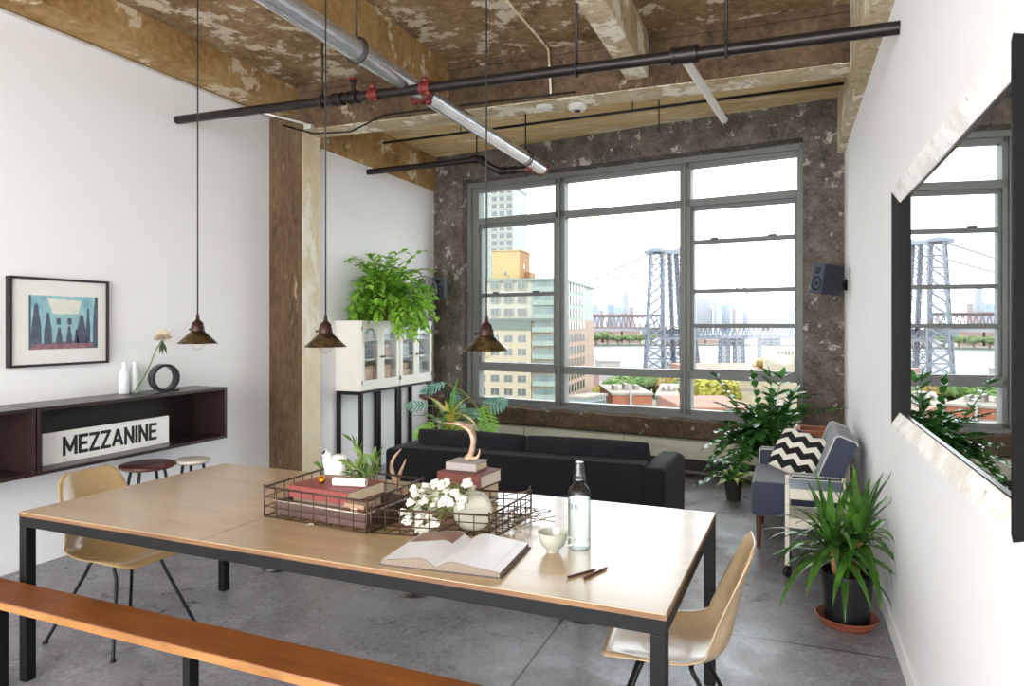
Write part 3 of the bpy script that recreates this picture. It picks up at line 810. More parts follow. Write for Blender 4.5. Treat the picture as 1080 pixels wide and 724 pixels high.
for a in (-0.9, -0.2, 0.6):
    r0 = hd - Vector((0, 0.005, 0.03)); d = Vector((0.1, math.sin(a)*0.5, -1)).normalized(); s = Vector((0, 1, 0)).cross(d).normalized()*0.0 + Vector((0, 0.016, 0))
    b.faces.new([b.verts.new(x) for x in (r0, r0 + d*0.055 + s, r0 + d*0.115, r0 + d*0.05 - s)])
obj('leaf', b, leafmat('leaf_dark_olive', '#2c3a1c', '#4b5c2c'), T, world=True)
M_frost = plain('frosted_glass', '#eef0f0', 0.25, var=0.01)
for (u, lab) in ((131, 'left one of two small frosted white bottles on the dark shelf behind the clear vase'), (142, 'right one of two small frosted white bottles on the dark shelf behind the clear vase')):
    q = at(u, 400, X=-4.52)
    T = thing('frosted_bottle', lab, 'bottle', (-4.52, q.y, zt))
    b = BM(); lathe(b, [(0, 0.001), (0.033, 0.001), (0.037, 0.01), (0.037, 0.13), (0.030, 0.16), (0.014, 0.185), (0.013, 0.225), (0.0, 0.226)], 24); obj('body', b, M_frost, T, smooth=True, auto=50)
    b = BM(); lathe(b, [(0.013, 0.218), (0.018, 0.220), (0.018, 0.230), (0.011, 0.231), (0.011, 0.22)], 20); obj('lip', b, M_frost, T, smooth=True, auto=50)
p = at(173, 396, X=-4.38); rad = 0.105
T = thing('black_ring', 'black ring sculpture standing upright on the dark shelf', 'ornament', (-4.38, p.y, zt))
Mr = Matrix.Rotation(R(-14), 4, 'Z') @ Matrix.Rotation(PI/2, 4, 'Y')
b = BM()
prof = [(rad, -0.036), (rad, 0.036), (rad-0.019, 0.036), (rad-0.019, -0.036), (rad, -0.036)]
lathe(b, prof, 48, (0, 0, rad+0.001), Mr)
obj('ring', b, plain('ring_black', '#17171a', 0.35, var=0.1), T, smooth=True, auto=40)
b = BM(); box(b, (-0.03, -0.012, 0), (0.03, 0.012, 0.012), Matrix.Translation((0.02, 0.09, 0))); obj('wedge', b, M_ink, T, bevel=0.003)

# ---- white twin cabinets on black stands
M_cab = plain('cabinet_white', '#e4e1d8', 0.45, var=0.015)
M_cabside = M_cab
M_cgl = glass('cabinet_glass', (0.95, 0.97, 0.97, 1), 1.5)
M_knob = plain('dark_knob', '#3c3835', 0.35, 0.6)
M_paper = [plain('paper_white', '#eceded', 0.7, var=0.04, scale=40), plain('paper_pink', '#d9a99a', 0.7, var=0.06), plain('paper_dark', '#33383a', 0.6, var=0.1), plain('paper_blue', '#b9cad2', 0.7, var=0.05), plain('paper_peach', '#e6bfa4', 0.7, var=0.05)]
cx0, cx1, cz0, cz1 = XF, -3.94, 0.915, 1.625
def cabinet(label, y0, y1):
    T = thing('glazed_cabinet', label, 'cabinet', (XF, (y0+y1)/2, cz0))
    t = 0.02
    b = BM()
    box(b, (cx0, y0, cz0), (cx1-0.022, y0+t, cz1)); box(b, (cx0, y1-t, cz0), (cx1-0.022, y1, cz1))
    box(b, (cx0, y0+t, cz0), (cx1-0.022, y1-t, cz0+0.05)); box(b, (cx0, y0+t, cz1-t), (cx1-0.022, y1-t, cz1)); box(b, (cx0, y0+t, cz0+0.05), (cx0+0.01, y1-t, cz1-t))
    obj('carcass', b, M_cab, T, world=True, bevel=0.002)
    b = BM(); box(b, (cx0+0.012, y0+t, cz0+0.30), (cx1-0.04, y1-t, cz0+0.315)); box(b, (cx0+0.012, y0+t, cz0+0.50), (cx1-0.04, y1-t, cz0+0.512)); obj('inner_shelf', b, M_cab, T, world=True)
    mid = (y0+y1)/2
    for (a, c, kn) in ((y0+0.004, mid-0.0015, 1), (mid+0.0015, y1-0.004, -1)):
        b = BM(); s = 0.055; zb, zt_ = cz0+0.004, cz1-0.004
        box(b, (cx1-0.022, a, zb), (cx1, a+s, zt_)); box(b, (cx1-0.022, c-s, zb), (cx1, c, zt_))
        box(b, (cx1-0.022, a+s, zb), (cx1, c-s, zb+0.10)); box(b, (cx1-0.022, a+s, zt_-0.075), (cx1, c-s, zt_))
        D = obj('door', b, M_cab, T, world=True, bevel=0.002)
        b = BM(); box(b, (cx1-0.013, a+s, zb+0.10), (cx1-0.009, c-s, zt_-0.075)); obj('door_glass', b, M_cgl, D, world=True)
        kx = c - 0.022 if kn == 1 else a + 0.022
        b = BM(); lathe(b, [(0, 0), (0.006, 0), (0.006, 0.012), (0.013, 0.018), (0.012, 0.026), (0, 0.03)], 14, (cx1, kx, (cz0+cz1)/2-0.02), Matrix.Rotation(PI/2, 4, 'Y')); obj('knob', b, M_knob, D, world=True, smooth=True, auto=40)
        hy_ = a + 0.006 if kn == 1 else c - 0.006
        b = BM()
        for zz in (zb+0.06, zt_-0.10): box(b, (cx1, hy_-0.006, zz), (cx1+0.004, hy_+0.006, zz+0.045))
        obj('hinge', b, M_knob, D, world=True)
CABY = (5.95, 6.692, 6.70, 7.44)
cabinet('left white cabinet with two glazed doors on a black stand', CABY[0], CABY[1])
cabinet('right white cabinet with two glazed doors, next to the window corner', CABY[2], CABY[3])
def stand(label, y0, y1):
    T = thing('cabinet_stand', label, 'stand', (XF+0.15, (y0+y1)/2, 0))
    w = 0.035; h = cz0 - 0.001
    b = BM(); 
    box(b, (cx0+0.01, y0, h-w), (cx1-0.005, y0+w, h)); box(b, (cx0+0.01, y1-w, h-w), (cx1-0.005, y1, h))
    box(b, (cx0+0.01, y0+w, h-w), (cx0+0.01+w, y1-w, h)); box(b, (cx1-0.005-w, y0+w, h-w+0.012), (cx1-0.005, y1-w, h))
    obj('top_frame', b, M_black, T, world=True, bevel=0.001)
    for x in (cx0+0.01, cx1-0.005-w):
        for y in (y0, y1-w):
            b = BM(); box(b, (x, y, 0), (x+w, y+w, h-w)); obj('leg', b, M_black, T, world=True, bevel=0.001)
stand('black steel stand under the left white cabinet', CABY[0]+0.005, CABY[1]-0.005)
stand('black steel stand under the right white cabinet', CABY[2]+0.005, CABY[3]-0.005)
# stacks of papers and boxes behind the glass: every stack a thing
rg = random.Random(5)
names = {0: 'white', 1: 'pink', 2: 'dark', 3: 'pale blue', 4: 'peach'}
for ci, (y0, y1, side) in enumerate(((CABY[0], CABY[1], 'left'), (CABY[2], CABY[3], 'right'))):
    for si, zz in enumerate((cz0+0.051, cz0+0.316, cz0+0.513)):
        hmax = (0.20, 0.15, 0.14)[si]
        for di in range(2):
            ya = y0 + 0.075 + di*(y1-y0-0.06)/2; yb = ya + (y1-y0)/2 - 0.13
            mi = {0: (4, 4), 1: (2, 1), 2: (0, 0)}[si][di] if side == 'left' else {0: (4, 3), 1: (3, 2), 2: (0, 3)}[si][di]
            b = BM(); z = zz; n = rg.randint(4, 6)
            for i in range(n):
                hh = hmax/n*0.96; o1, o2 = rg.uniform(0, 0.012), rg.uniform(0, 0.012)
                box(b, (cx0+0.03, ya+o1, z), (cx1-0.06-o2, yb-o2, z+hh-0.002)); z += hh
            where = ('bottom', 'middle', 'top')[si]
            solo('paper_stack', b, M_paper[mi], (cx0+0.15, (ya+yb)/2, zz), f'{names[mi]} stack on the {where} shelf behind the {"left" if di == 0 else "right"} door of the {side} white cabinet', 'paper stack', 'stacks inside the white cabinets')

# ---- charcoal sofa seen from behind
M_sofa = plain('charcoal_cloth', '#17171b', 0.9, var=0.18, scale=60, spec=0.15, sheen=0.05, bmp=0.3)
M_sofacush = plain('charcoal_cushion', '#1b1b20', 0.9, var=0.2, scale=40, spec=0.15, sheen=0.08, bmp=0.3)
sy0 = 4.62; sx0, sx1 = -2.86, -0.745
SOF = thing('sofa', 'low charcoal fabric sofa facing the window, seen from behind', 'sofa', ((sx0+sx1)/2, sy0+0.48, 0))
b = BM(); box(b, (sx0+0.15, sy0+0.20, 0.10), (sx1-0.15, sy0+0.92, 0.30)); obj('base', b, M_sofa, SOF, world=True, bevel=0.02, bseg=3)
b = BM(); box(b, (sx0+0.13, sy0, 0.08), (sx1-0.13, sy0+0.20, 0.655)); obj('back', b, M_sofa, SOF, world=True, bevel=0.022, bseg=3)
for x0 in (sx0, sx1-0.15):
    b = BM()
    prism(b, [(sy0+0.01, 0.08), (sy0+0.01, 0.635), (sy0+0.2, 0.64), (sy0+0.75, 0.625), (sy0+1.0, 0.56), (sy0+1.0, 0.08)], 'x', x0, x0+0.15); obj('arm', b, M_sofa, SOF, world=True, bevel=0.03, bseg=4)
def pillow(bm, M, w, h, t, seed=0, wrinkle=0.008, nu=16, nv=12, pw=0.45):
    """stuffed cushion: w x h face, thickness t, in local x/z, y thick"""
    fr = []
    for s in (-1, 1):
        g = []
        for j in range(nv+1):
            row = []
            for i in range(nu+1):
                x, z = -1+2*i/nu, -1+2*j/nv
                f = max(0, (1-abs(x)**2.6))**pw * max(0, (1-abs(z)**2.6))**pw
                wz = wrinkle*(noise.noise((x*3+seed, z*3, s*5.0)) + 0.6*noise.noise((x*9+seed, z*6, s*3.0)))
                pin = 1 - 0.04*(x*x*z*z)
                row.append(bm.verts.new(M @ Vector((x*w/2*pin, s*(t/2*f + wz*f + 0.004), z*h/2*pin))))
            g.append(row)
        fr.append(g)
        for j in range(nv):
            for i in range(nu):
                bm.faces.new((g[j][i], g[j][i+1], g[j+1][i+1], g[j+1][i]))
    A, B = fr
    bd = [(0, i) for i in range(nu+1)] + [(j, nu) for j in range(1, nv+1)] + [(nv, i) for i in range(nu-1, -1, -1)] + [(j, 0) for j in range(nv-1, 0, -1)]
    for q in range(len(bd)):
        a, c = bd[q], bd[(q+1) % len(bd)]
        bm.faces.new((A[a[0]][a[1]], A[c[0]][c[1]], B[c[0]][c[1]], B[a[0]][a[1]]))
iw = (sx1 - sx0 - 0.30)/2
for i in range(2):
    xc = sx0 + 0.15 + iw*(i+0.5)
    b = BM(); M = Matrix.Translation((xc, sy0+0.30, 0.58)) @ Matrix.Rotation(R(8), 4, 'X')
    pillow(b, M, iw*1.04, 0.38, 0.24, i*7.3, 0.05, 30, 14, 0.36)
    obj('back_cushion', b, M_sofacush, SOF, world=True, smooth=True, subs=1)
    b = BM(); M = Matrix.Translation((xc, sy0+0.64, 0.37)) @ Matrix.Rotation(R(90), 4, 'X')
    pillow(b, M, iw*0.99, 0.72, 0.16, i*3.1, 0.01, 14, 12, 0.2)
    obj('seat_cushion', b, M_sofacush, SOF, world=True, smooth=True, subs=1)
for x in (sx0+0.08, sx1-0.13):
    for y in (sy0+0.08, sy0+0.88):
        b = BM(); box(b, (x, y, 0), (x+0.05, y+0.05, 0.09)); obj('foot', b, M_black, SOF, world=True)

# ---- blue armchair against the right wall
M_blue = plain('slate_blue_weave', '#363d4f', 0.85, var=0.14, scale=90, sheen=0.3, bmp=0.25)
M_blue_light = M_blue
M_pipe_w = plain('pale_piping', '#c9c8c4', 0.7)
ay0_, ay1_ = 5.22, 5.98
ax0, ax1 = -0.235, 0.46
ARM = thing('armchair', 'slate blue upholstered armchair with pale piping against the right wall', 'armchair', ((ax0+ax1)/2, (ay0_+ay1_)/2, 0))
b = BM(); box(b, (ax0, ay0_, 0.235), (0.30, ay1_, 0.475)); obj('seat', b, M_blue, ARM, world=True, bevel=0.03, bseg=4)
b = BM(); Mb = Matrix.Translation((0.175, 0, 0.44)) @ Matrix.Rotation(R(22), 4, 'Y')
box(b, (-0.02, ay0_, 0.0), (0.13, ay1_, 0.42), Mb); obj('backrest', b, M_blue, ARM, world=True, bevel=0.028, bseg=4)
for y0, xs in ((ay0_-0.012, 0.02), (ay1_-0.078, ax0+0.03)):
    b = BM(); ht = 0.60 if y0 > 5.5 else 0.545
    box(b, (xs, y0, 0.30), (0.33, y0+0.09, ht)); A_ = obj('arm', b, M_blue, ARM, world=True, bevel=0.012, bseg=3)
    for yy in (y0, y0+0.09):
        b = BM(); tube(b, [(0.33, yy, ht-0.002), (xs+0.02, yy, ht-0.002), (xs+0.002, yy, ht-0.015), (xs, yy, 0.32)], 0.006, 6)
        obj('piping', b, M_pipe_w, A_, world=True, smooth=True)
for yy in (ay0_, ay1_):
    b = BM(); tube(b, [Mb @ Vector((-0.02, yy, 0.02)), Mb @ Vector((-0.02, yy, 0.40)), Mb @ Vector((0.0, yy, 0.42)), Mb @ Vector((0.11, yy, 0.42)), Mb @ Vector((0.13, yy, 0.40))], 0.006, 6)
    obj('piping', b, M_pipe_w, ARM, world=True, smooth=True)
M_leg = wood('leg_teak', '#3a2118', '#563325', '#6d4432', 4, (8, 8, 1), 0.4)
for x in (ax0+0.05, 0.25):
    for y in (ay0_+0.04, ay1_-0.04):
        b = BM(); tube(b, [(x, y, 0.24), (x, y, 0)], [0.022, 0.014], 10); obj('leg', b, M_leg, ARM, world=True, smooth=True, auto=40)

# ---- black and white zigzag cushion
def chevron():
    m, nt, p = base('zigzag_cloth')
    v = coords(nt); sx_ = nd(nt, 'ShaderNodeSeparateXYZ'); nt.links.new(v, sx_.inputs[0])
    pp = nd(nt, 'ShaderNodeMath', operation='PINGPONG'); pp.inputs[1].default_value = 0.055; nt.links.new(sx_.outputs['X'], pp.inputs[0])
    ml = nd(nt, 'ShaderNodeMath', operation='MULTIPLY'); ml.inputs[1].default_value = 0.7; nt.links.new(pp.outputs[0], ml.inputs[0])
    ad = nd(nt, 'ShaderNodeMath', operation='ADD'); nt.links.new(sx_.outputs['Z'], ad.inputs[0]); nt.links.new(ml.outputs[0], ad.inputs[1])
    p2 = nd(nt, 'ShaderNodeMath', operation='PINGPONG'); p2.inputs[1].default_value = 0.05; nt.links.new(ad.outputs[0], p2.inputs[0])
    g = nd(nt, 'ShaderNodeMath', operation='GREATER_THAN'); g.inputs[1].default_value = 0.027; nt.links.new(p2.outputs[0], g.inputs[0])
    nt.links.new(mixc(nt, g.outputs[0], '#161616', '#e3dfd3'), p.inputs['Base Color']); p.inputs['Roughness'].default_value = 0.9
    return m
cpos = Vector((0.085, 5.64, 0.625))
b = BM(); pillow(b, Matrix.Identity(4), 0.37, 0.35, 0.12, 2.0, 0.006)
o = obj('zigzag_cushion', b, chevron(), smooth=True, subs=1)
o.location = cpos; o.rotation_euler = (R(-34), R(14), R(-24))
tag(o, 'square cushion with black and white zigzags on the blue armchair', 'cushion')

# ---- cream trolley table in front of the armchair
M_cream = plain('cream_enamel', '#d8d2c2', 0.4, var=0.03)
tx0, tx1, ty0, ty1 = 0.0, 0.345, 4.72, 5.06
TR = thing('side_trolley', 'cream metal two-shelf trolley on black casters beside the blue armchair', 'trolley', ((tx0+tx1)/2, (ty0+ty1)/2, 0))
M_tray = plain('blue_grey_tray', '#5d677b', 0.35, var=0.08, scale=20)
for z, hh in ((0.555, 0.065), (0.37, 0.06)):
    b = BM()
    box(b, (tx0, ty0, z-hh), (tx1, ty0+0.012, z)); box(b, (tx0, ty1-0.012, z-hh), (tx1, ty1, z)); box(b, (tx0, ty0+0.012, z-hh), (tx0+0.012, ty1-0.012, z)); box(b, (tx1-0.012, ty0+0.012, z-hh), (tx1, ty1-0.012, z))
    obj('shelf_rim', b, M_cream, TR, world=True, bevel=0.003)
    b = BM(); box(b, (tx0+0.012, ty0+0.012, z-0.016), (tx1-0.012, ty1-0.012, z-0.004)); obj('shelf_tray', b, M_tray if z > 0.5 else M_cream, TR, world=True)
for x in (tx0-0.012, tx1-0.012):
    for y in (ty0-0.008, ty1-0.012):
        b = BM(); box(b, (x, y, 0.075), (x+0.026, y+0.02, 0.575)); L_ = obj('leg', b, M_cream, TR, world=True, bevel=0.003)
        b = BM(); lathe(b, [(0.012, -0.012), (0.034, -0.012), (0.037, 0), (0.034, 0.012), (0.012, 0.012), (0.012, -0.012)], 18, (x+0.013, y+0.01, 0.038), Matrix.Rotation(R(60), 4, 'Z') @ Matrix.Rotation(PI/2, 4, 'X')); box(b, (x+0.004, y+0.002, 0.04), (x+0.022, y+0.018, 0.08))
        obj('caster', b, M_ink, L_, world=True, smooth=True, auto=40)

# ---- big leaning mirror with distressed white frame on the right wall
M_fr_in = peeled('distressed_white', '#dcd8d0', '#eae7e1', '#f2f0ec', '#f7f6f3', 0.5, 4.0, speck='#6d655c', bmp=0.3)
M_fr_out = plain('frame_shaded_side', '#080607', 0.6, var=0.2, scale=10, spec=0.2)  # side rails near black, shade away from the window put into the colour
my0, my1, mz0, mz1 = 1.63, 3.34, 1.155, 2.15
xo, xi = 0.410, 0.438
MIR = thing('wall_mirror', 'large mirror in a deep frame on the right white wall', 'mirror', (XR, (my0+my1)/2, mz0))
def frame_ring(bm, outer, xo_, inner, xi_):
    A = [bm.verts.new((xo_, y, z)) for y, z in outer]; B = [bm.verts.new((xi_, y, z)) for y, z in inner]
    for i in range(4): bm.faces.new((A[i], A[(i+1) % 4], B[(i+1) % 4], B[i]))
def rect(g):
    h = min(g, 0.012) + max(0, g-0.012)*0.2
    return [(my0+h, mz0+g), (my1-h, mz0+g), (my1-h, mz1-g), (my0+h, mz1-g)]
def tbox(): pass
for nm, idx, mm in (('top_rail', 2, M_fr_in), ('bottom_rail', 0, M_fr_in), ('side_rail', 1, M_fr_out), ('side_rail', 3, M_fr_out)):
    b = BM()
    a0, a1 = rect(0.0)[idx], rect(0.0)[(idx+1) % 4]; i0, i1 = rect(0.058)[idx], rect(0.058)[(idx+1) % 4]; l0, l1 = rect(0.012)[idx], rect(0.012)[(idx+1) % 4]
    k0, k1 = rect(0.016)[idx], rect(0.016)[(idx+1) % 4]
    sec = lambda a, l, i, k_: [(xo, *a), (xo, *l), (xi, *i), (XR-0.002, *i), (XR-0.002, *k_)]
    S0_ = [b.verts.new(v) for v in sec(a0, l0, i0, k0)]; S1_ = [b.verts.new(v) for v in sec(a1, l1, i1, k1)]
    for q in range(5): b.faces.new((S0_[q], S0_[(q+1) % 5], S1_[(q+1) % 5], S1_[q]))
    b.faces.new(S0_); b.faces.new(S1_[::-1])
    obj(nm, b, mm, MIR, world=True)
mm, nt, p = base('mirror_silver'); p.inputs['Base Color'].default_value = (0.90, 0.93, 0.93, 1); p.inputs['Metallic'].default_value = 1; p.inputs['Roughness'].default_value = 0.0
b = BM(); box(b, (xi+0.008, my0+0.018, mz0+0.05), (xi+0.014, my1-0.018, mz1-0.05)); obj('mirror_glass', b, mm, MIR, world=True)
for z in (mz0+0.059, mz1-0.063):
    b = BM(); box(b, (xi+0.001, my0+0.03, z), (xi+0.008, my1-0.03, z+0.004)); obj('bead', b, M_walnut, MIR, world=True)

# ---- loudspeakers
M_spk = plain('speaker_case', '#23262e', 0.5, var=0.1)
M_spkf = plain('speaker_front', '#3b4456', 0.45, var=0.05)
def speaker(label, loc, rot, w, d, h, brk):
    T = thing('loudspeaker', label, 'speaker', loc, rot)     # front faces local -y
    b = BM(); box(b, (-w/2, -d/2, -h/2), (w/2, d/2, h/2)); obj('case', b, M_spk, T, bevel=0.006)
    b = BM(); box(b, (-w/2+0.006, -d/2-0.006, -h/2+0.006), (w/2-0.006, -d/2, h/2-0.006)); obj('baffle', b, M_spkf, T, bevel=0.004)
    Mx = Matrix.Rotation(PI/2, 4, 'X')
    b = BM(); lathe(b, [(0.062, 0.001), (0.068, 0.006), (0.06, 0.008), (0.05, 0.0), (0.02, -0.004), (0.018, 0.004), (0, 0.008)], 28, (0, -d/2-0.006, -h*0.16), Mx @ Matrix.Diagonal((w/0.17, w/0.17, 1, 1))); obj('woofer', b, M_ink, T, smooth=True, auto=50)
    b = BM(); lathe(b, [(0.03, 0.001), (0.03, 0.005), (0.016, 0.001), (0.012, 0.006), (0, 0.009)], 20, (0, -d/2-0.006, h*0.28), Mx); obj('tweeter', b, M_ink, T, smooth=True, auto=50)
    b = BM(); 
    for s in brk: pass
    tube(b, [Vector((0, d/2-0.02, -h*0.1)), Vector(brk)], 0.014, 8); ball(b, (0, d/2, -h*0.1), 0.025)
    box(b, (brk[0]-0.03, brk[1]-0.03, brk[2]-0.05), (brk[0]+0.03, brk[1]+0.03, brk[2]+0.05)); obj('bracket', b, M_black, T, smooth=True, auto=40)
    return T
p = at(872, 295, Y=6.86)
s1 = speaker('black loudspeaker bracketed high on the right beside the window', (p.x, p.y, p.z), R(-53), 0.165, 0.20, 0.265, (0.0, 0.20, -0.03))
s1.rotation_euler = (R(-4), R(7), R(-53))
p = at(464, 304, Y=7.72)
s2 = speaker('black loudspeaker in the far left corner beside the small fan', (p.x, p.y, p.z), R(12), 0.16, 0.16, 0.25, (-0.10, 0.14, -0.02))

# ---- pendant lamps
def glassshade():
    m, nt, p = base('aged_brass'); v = coords(nt); f = noise_n(nt, v, 30, 5)
    nt.links.new(ramp(nt, f, [(0.35, '#30261a'), (0.5, '#5c4b33'), (0.68, '#86704f')]), p.inputs['Base Color']); p.inputs['Metallic'].default_value = 0.8; p.inputs['Roughness'].default_value = 0.32
    return m
M_shade = glassshade()
M_sock = plain('socket_bronze', '#3a2620', 0.35, 0.6, var=0.2, scale=40)
M_cord = plain('lamp_cord', '#201c1a', 0.6)
mb_, nt, p = base('bulb_filament'); p.inputs['Emission Color'].default_value = srgb('#ffd9a0'); p.inputs['Emission Strength'].default_value = 1.0; p.inputs['Base Color'].default_value = srgb('#ffd9a0')
pend = [(208.5, 362.5, 'leftmost of the three brass cone pendant lamps, in front of the white left wall'), (343.5, 366, 'middle one of the three brass cone pendant lamps, in front of the cabinet stand'), (513, 370, 'rightmost of the three brass cone pendant lamps, in front of the window')]
PL = None
for i, (u, v, lab) in enumerate(pend):
    p = at(u, v, Y=2.66)
    if i == 0:
        PL = thing('pendant_lamp', lab, 'lamp', p, 0, 'pendant lamps over the table')
        b = BM(); lathe(b, [(0.022, 0.066), (0.034, 0.058), (0.060, 0.033), (0.088, 0.006), (0.094, 0.0), (0.092, -0.001), (0.058, 0.030), (0.033, 0.054), (0.022, 0.062)], 40); obj('shade', b, M_shade, PL, smooth=True, auto=50)
        b = BM(); lathe(b, [(0, 0.055), (0.030, 0.058), (0.034, 0.066), (0.030, 0.072), (0.032, 0.082), (0.027, 0.088), (0.026, 0.102), (0.015, 0.112), (0.009, 0.118), (0.007, 0.145), (0, 0.147)], 24)
        S_ = obj('socket', b, M_sock, PL, smooth=True, auto=60)
        b = BM(); tube(b, [(-0.03, 0, 0.072), (-0.047, 0, 0.070)], 0.0035, 8); ball(b, (-0.05, 0, 0.07), 0.006, 8, 6); obj('switch_key', b, M_sock, S_, smooth=True)
        b = BM(); lathe(b, [(0, 0.052), (0.014, 0.05), (0.014, 0.03), (0.03, 0.008), (0.032, -0.004), (0.022, -0.024), (0, -0.032)], 24); obj('bulb', b, glass('bulb_glass', (0.99, 0.97, 0.93, 1), 1.4), PL, smooth=True)
        b = BM(); tube(b, [(0.004*math.sin(k), 0.008*math.cos(k*1.3), 0.03-0.003*k) for k in range(12)], 0.0012, 5); obj('filament', b, mb_, PL, smooth=True)
        b = BM(); tube(b, [(0, 0, 0.145), (0, 0, 0.8), (0, 0, ZC-p.z)], 0.0035, 8); obj('cord', b, M_cord, PL, smooth=True)
    else:
        dup(PL, p, 0, lab)
# ================================================================== PLANTS
def blade(bm, base, d, L, w, droop, up=Vector((0,0,1)), n=7, fold=0.25, roll=0.0):
    """long leaf: starts along d, bends down by droop; folded along its midrib"""
    d = d.normalized(); p = Vector(base); side = d.cross(up)
    if side.length < 1e-3: side = Vector((1, 0, 0))
    side.normalize()
    if roll: side = Matrix.Rotation(roll, 3, d) @ side
    rows = []
    step = L/n
    for i in range(n+1):
        t = i/n
        ww = w * (0.35 + 0.65*min(1, t*4)) * (1 - t**2.2) if i < n else 0.0005
        nr = side.cross(d).normalized()
        rows.append([bm.verts.new(p - side*ww + nr*ww*fold), bm.verts.new(p), bm.verts.new(p + side*ww + nr*ww*fold)])
        d = (d + Vector((0, 0, -1))*droop*(0.4+1.2*t)/n).normalized()
        p = p + d*step
    for A, B in zip(rows, rows[1:]):
        for k in range(2): bm.faces.new((A[k], A[k+1], B[k+1], B[k]))
def leaflet(bm, p, d, nr, L, w):
    """oval leaf of six faces with a folded midrib"""
    d = d.normalized(); s = d.cross(nr)
    if s.length < 1e-4: s = d.orthogonal()
    s.normalize(); nn = s.cross(d).normalized()
    prof = [(0.0, 0.05), (0.22, 0.75), (0.5, 1.0), (0.78, 0.7), (1.0, 0.03)]
    rows = [[bm.verts.new(p + d*L*t - s*w*q + nn*w*q*0.25 - nn*L*0.12*t*t), bm.verts.new(p + d*L*t - nn*L*0.12*t*t), bm.verts.new(p + d*L*t + s*w*q + nn*w*q*0.25 - nn*L*0.12*t*t)] for t, q in prof]
    for A, B in zip(rows, rows[1:]):
        for k in range(2): bm.faces.new((A[k], A[k+1], B[k+1], B[k]))

# ---- bushy fern on the cabinets
rg = random.Random(11)
fc = Vector((-4.06, 6.55, cz1))
FERN = thing('potted_fern', 'big bright green trailing fern on top of the white cabinets', 'plant', fc)
b = BM(); lathe(b, [(0, 0.0), (0.10, 0.0), (0.125, 0.16), (0.135, 0.17), (0.135, 0.19), (0.115, 0.19), (0.11, 0.15), (0, 0.15)], 28, fc)
obj('pot', b, plain('pot_brown', '#7b5b45', 0.6, var=0.15), FERN, world=True, smooth=True, auto=40)
b = BM()
st = BM()
for i in range(150):
    a = rg.uniform(0, 2*PI); el = rg.uniform(-0.15, 1.45)
    d = Vector((math.cos(a)*math.cos(el)*(0.75 if math.cos(a) < 0 else 1.0), math.sin(a)*math.cos(el)*1.0, math.sin(el)))
    L = rg.uniform(0.36, 0.70) * (1.08 if el > 0.7 else 0.9)
    p = fc + Vector((0.05*math.cos(a), 0.07*math.sin(a), 0.17)); pts = [p.copy()]
    n = 9; dd = d.normalized(); drp = rg.uniform(1.3, 3.4)
    for k in range(n):
        dd = (dd + Vector((0, 0, -1))*drp*(0.15+1.5*k/n)/n).normalized(); p = p + dd*L/n
        if p.x < XF + 0.12: p.x = XF + 0.12 + rg.uniform(0, 0.03)
        if p.x < cx1 + 0.03 and p.z < cz1 + 0.03: p.z = cz1 + 0.03 + rg.uniform(0, 0.05)
        pts.append(p.copy())
    tube(st, pts, 0.0025, 4, caps=False)
    for k in range(2, n+1):
        q = pts[k]; t = (pts[k]-pts[k-1]).normalized(); s = t.cross(Vector((0, 0, 1)))
        if s.length < 0.1: s = Vector((1, 0, 0))
        s.normalize(); w = 0.105*(1 - 0.7*abs(k/n-0.5))
        for sg in (-1, 1):
            leaflet(b, q, s*sg*0.8 + t*0.9 + Vector((0, 0, rg.uniform(-0.45, 0.15))), Vector((rg.uniform(-0.4, 0.4), rg.uniform(-0.4, 0.4), 1)), w*rg.uniform(0.8, 1.25), 0.024)
for v in b.verts:
    if v.co.x < XF + 0.01: v.co.x = XF + 0.01
obj('foliage', b, leafmat('fern_green', '#3f8a1e', '#b9e560', 0.3, 14), FERN, world=True, smooth=True)
obj('fronds', st, leafmat('fern_rib', '#4b7a26', '#7fae45'), FERN, world=True)

# ---- big glossy plant with stems of paired oval leaves, by the window
zc = Vector((-0.11, 6.34, 0))
ZZ = thing('glossy_plant', 'big dark glossy plant with arching stems of paired oval leaves below the window', 'plant', zc)
b = BM(); lathe(b, [(0, 0), (0.11, 0), (0.14, 0.30), (0.145, 0.33), (0.125, 0.33), (0.12, 0.29), (0, 0.29)], 30, zc)
obj('pot', b, plain('pot_olive', '#7d7a3a', 0.5, var=0.1), ZZ, world=True, smooth=True, auto=40)
b = BM(); st = BM(); rg = random.Random(21)
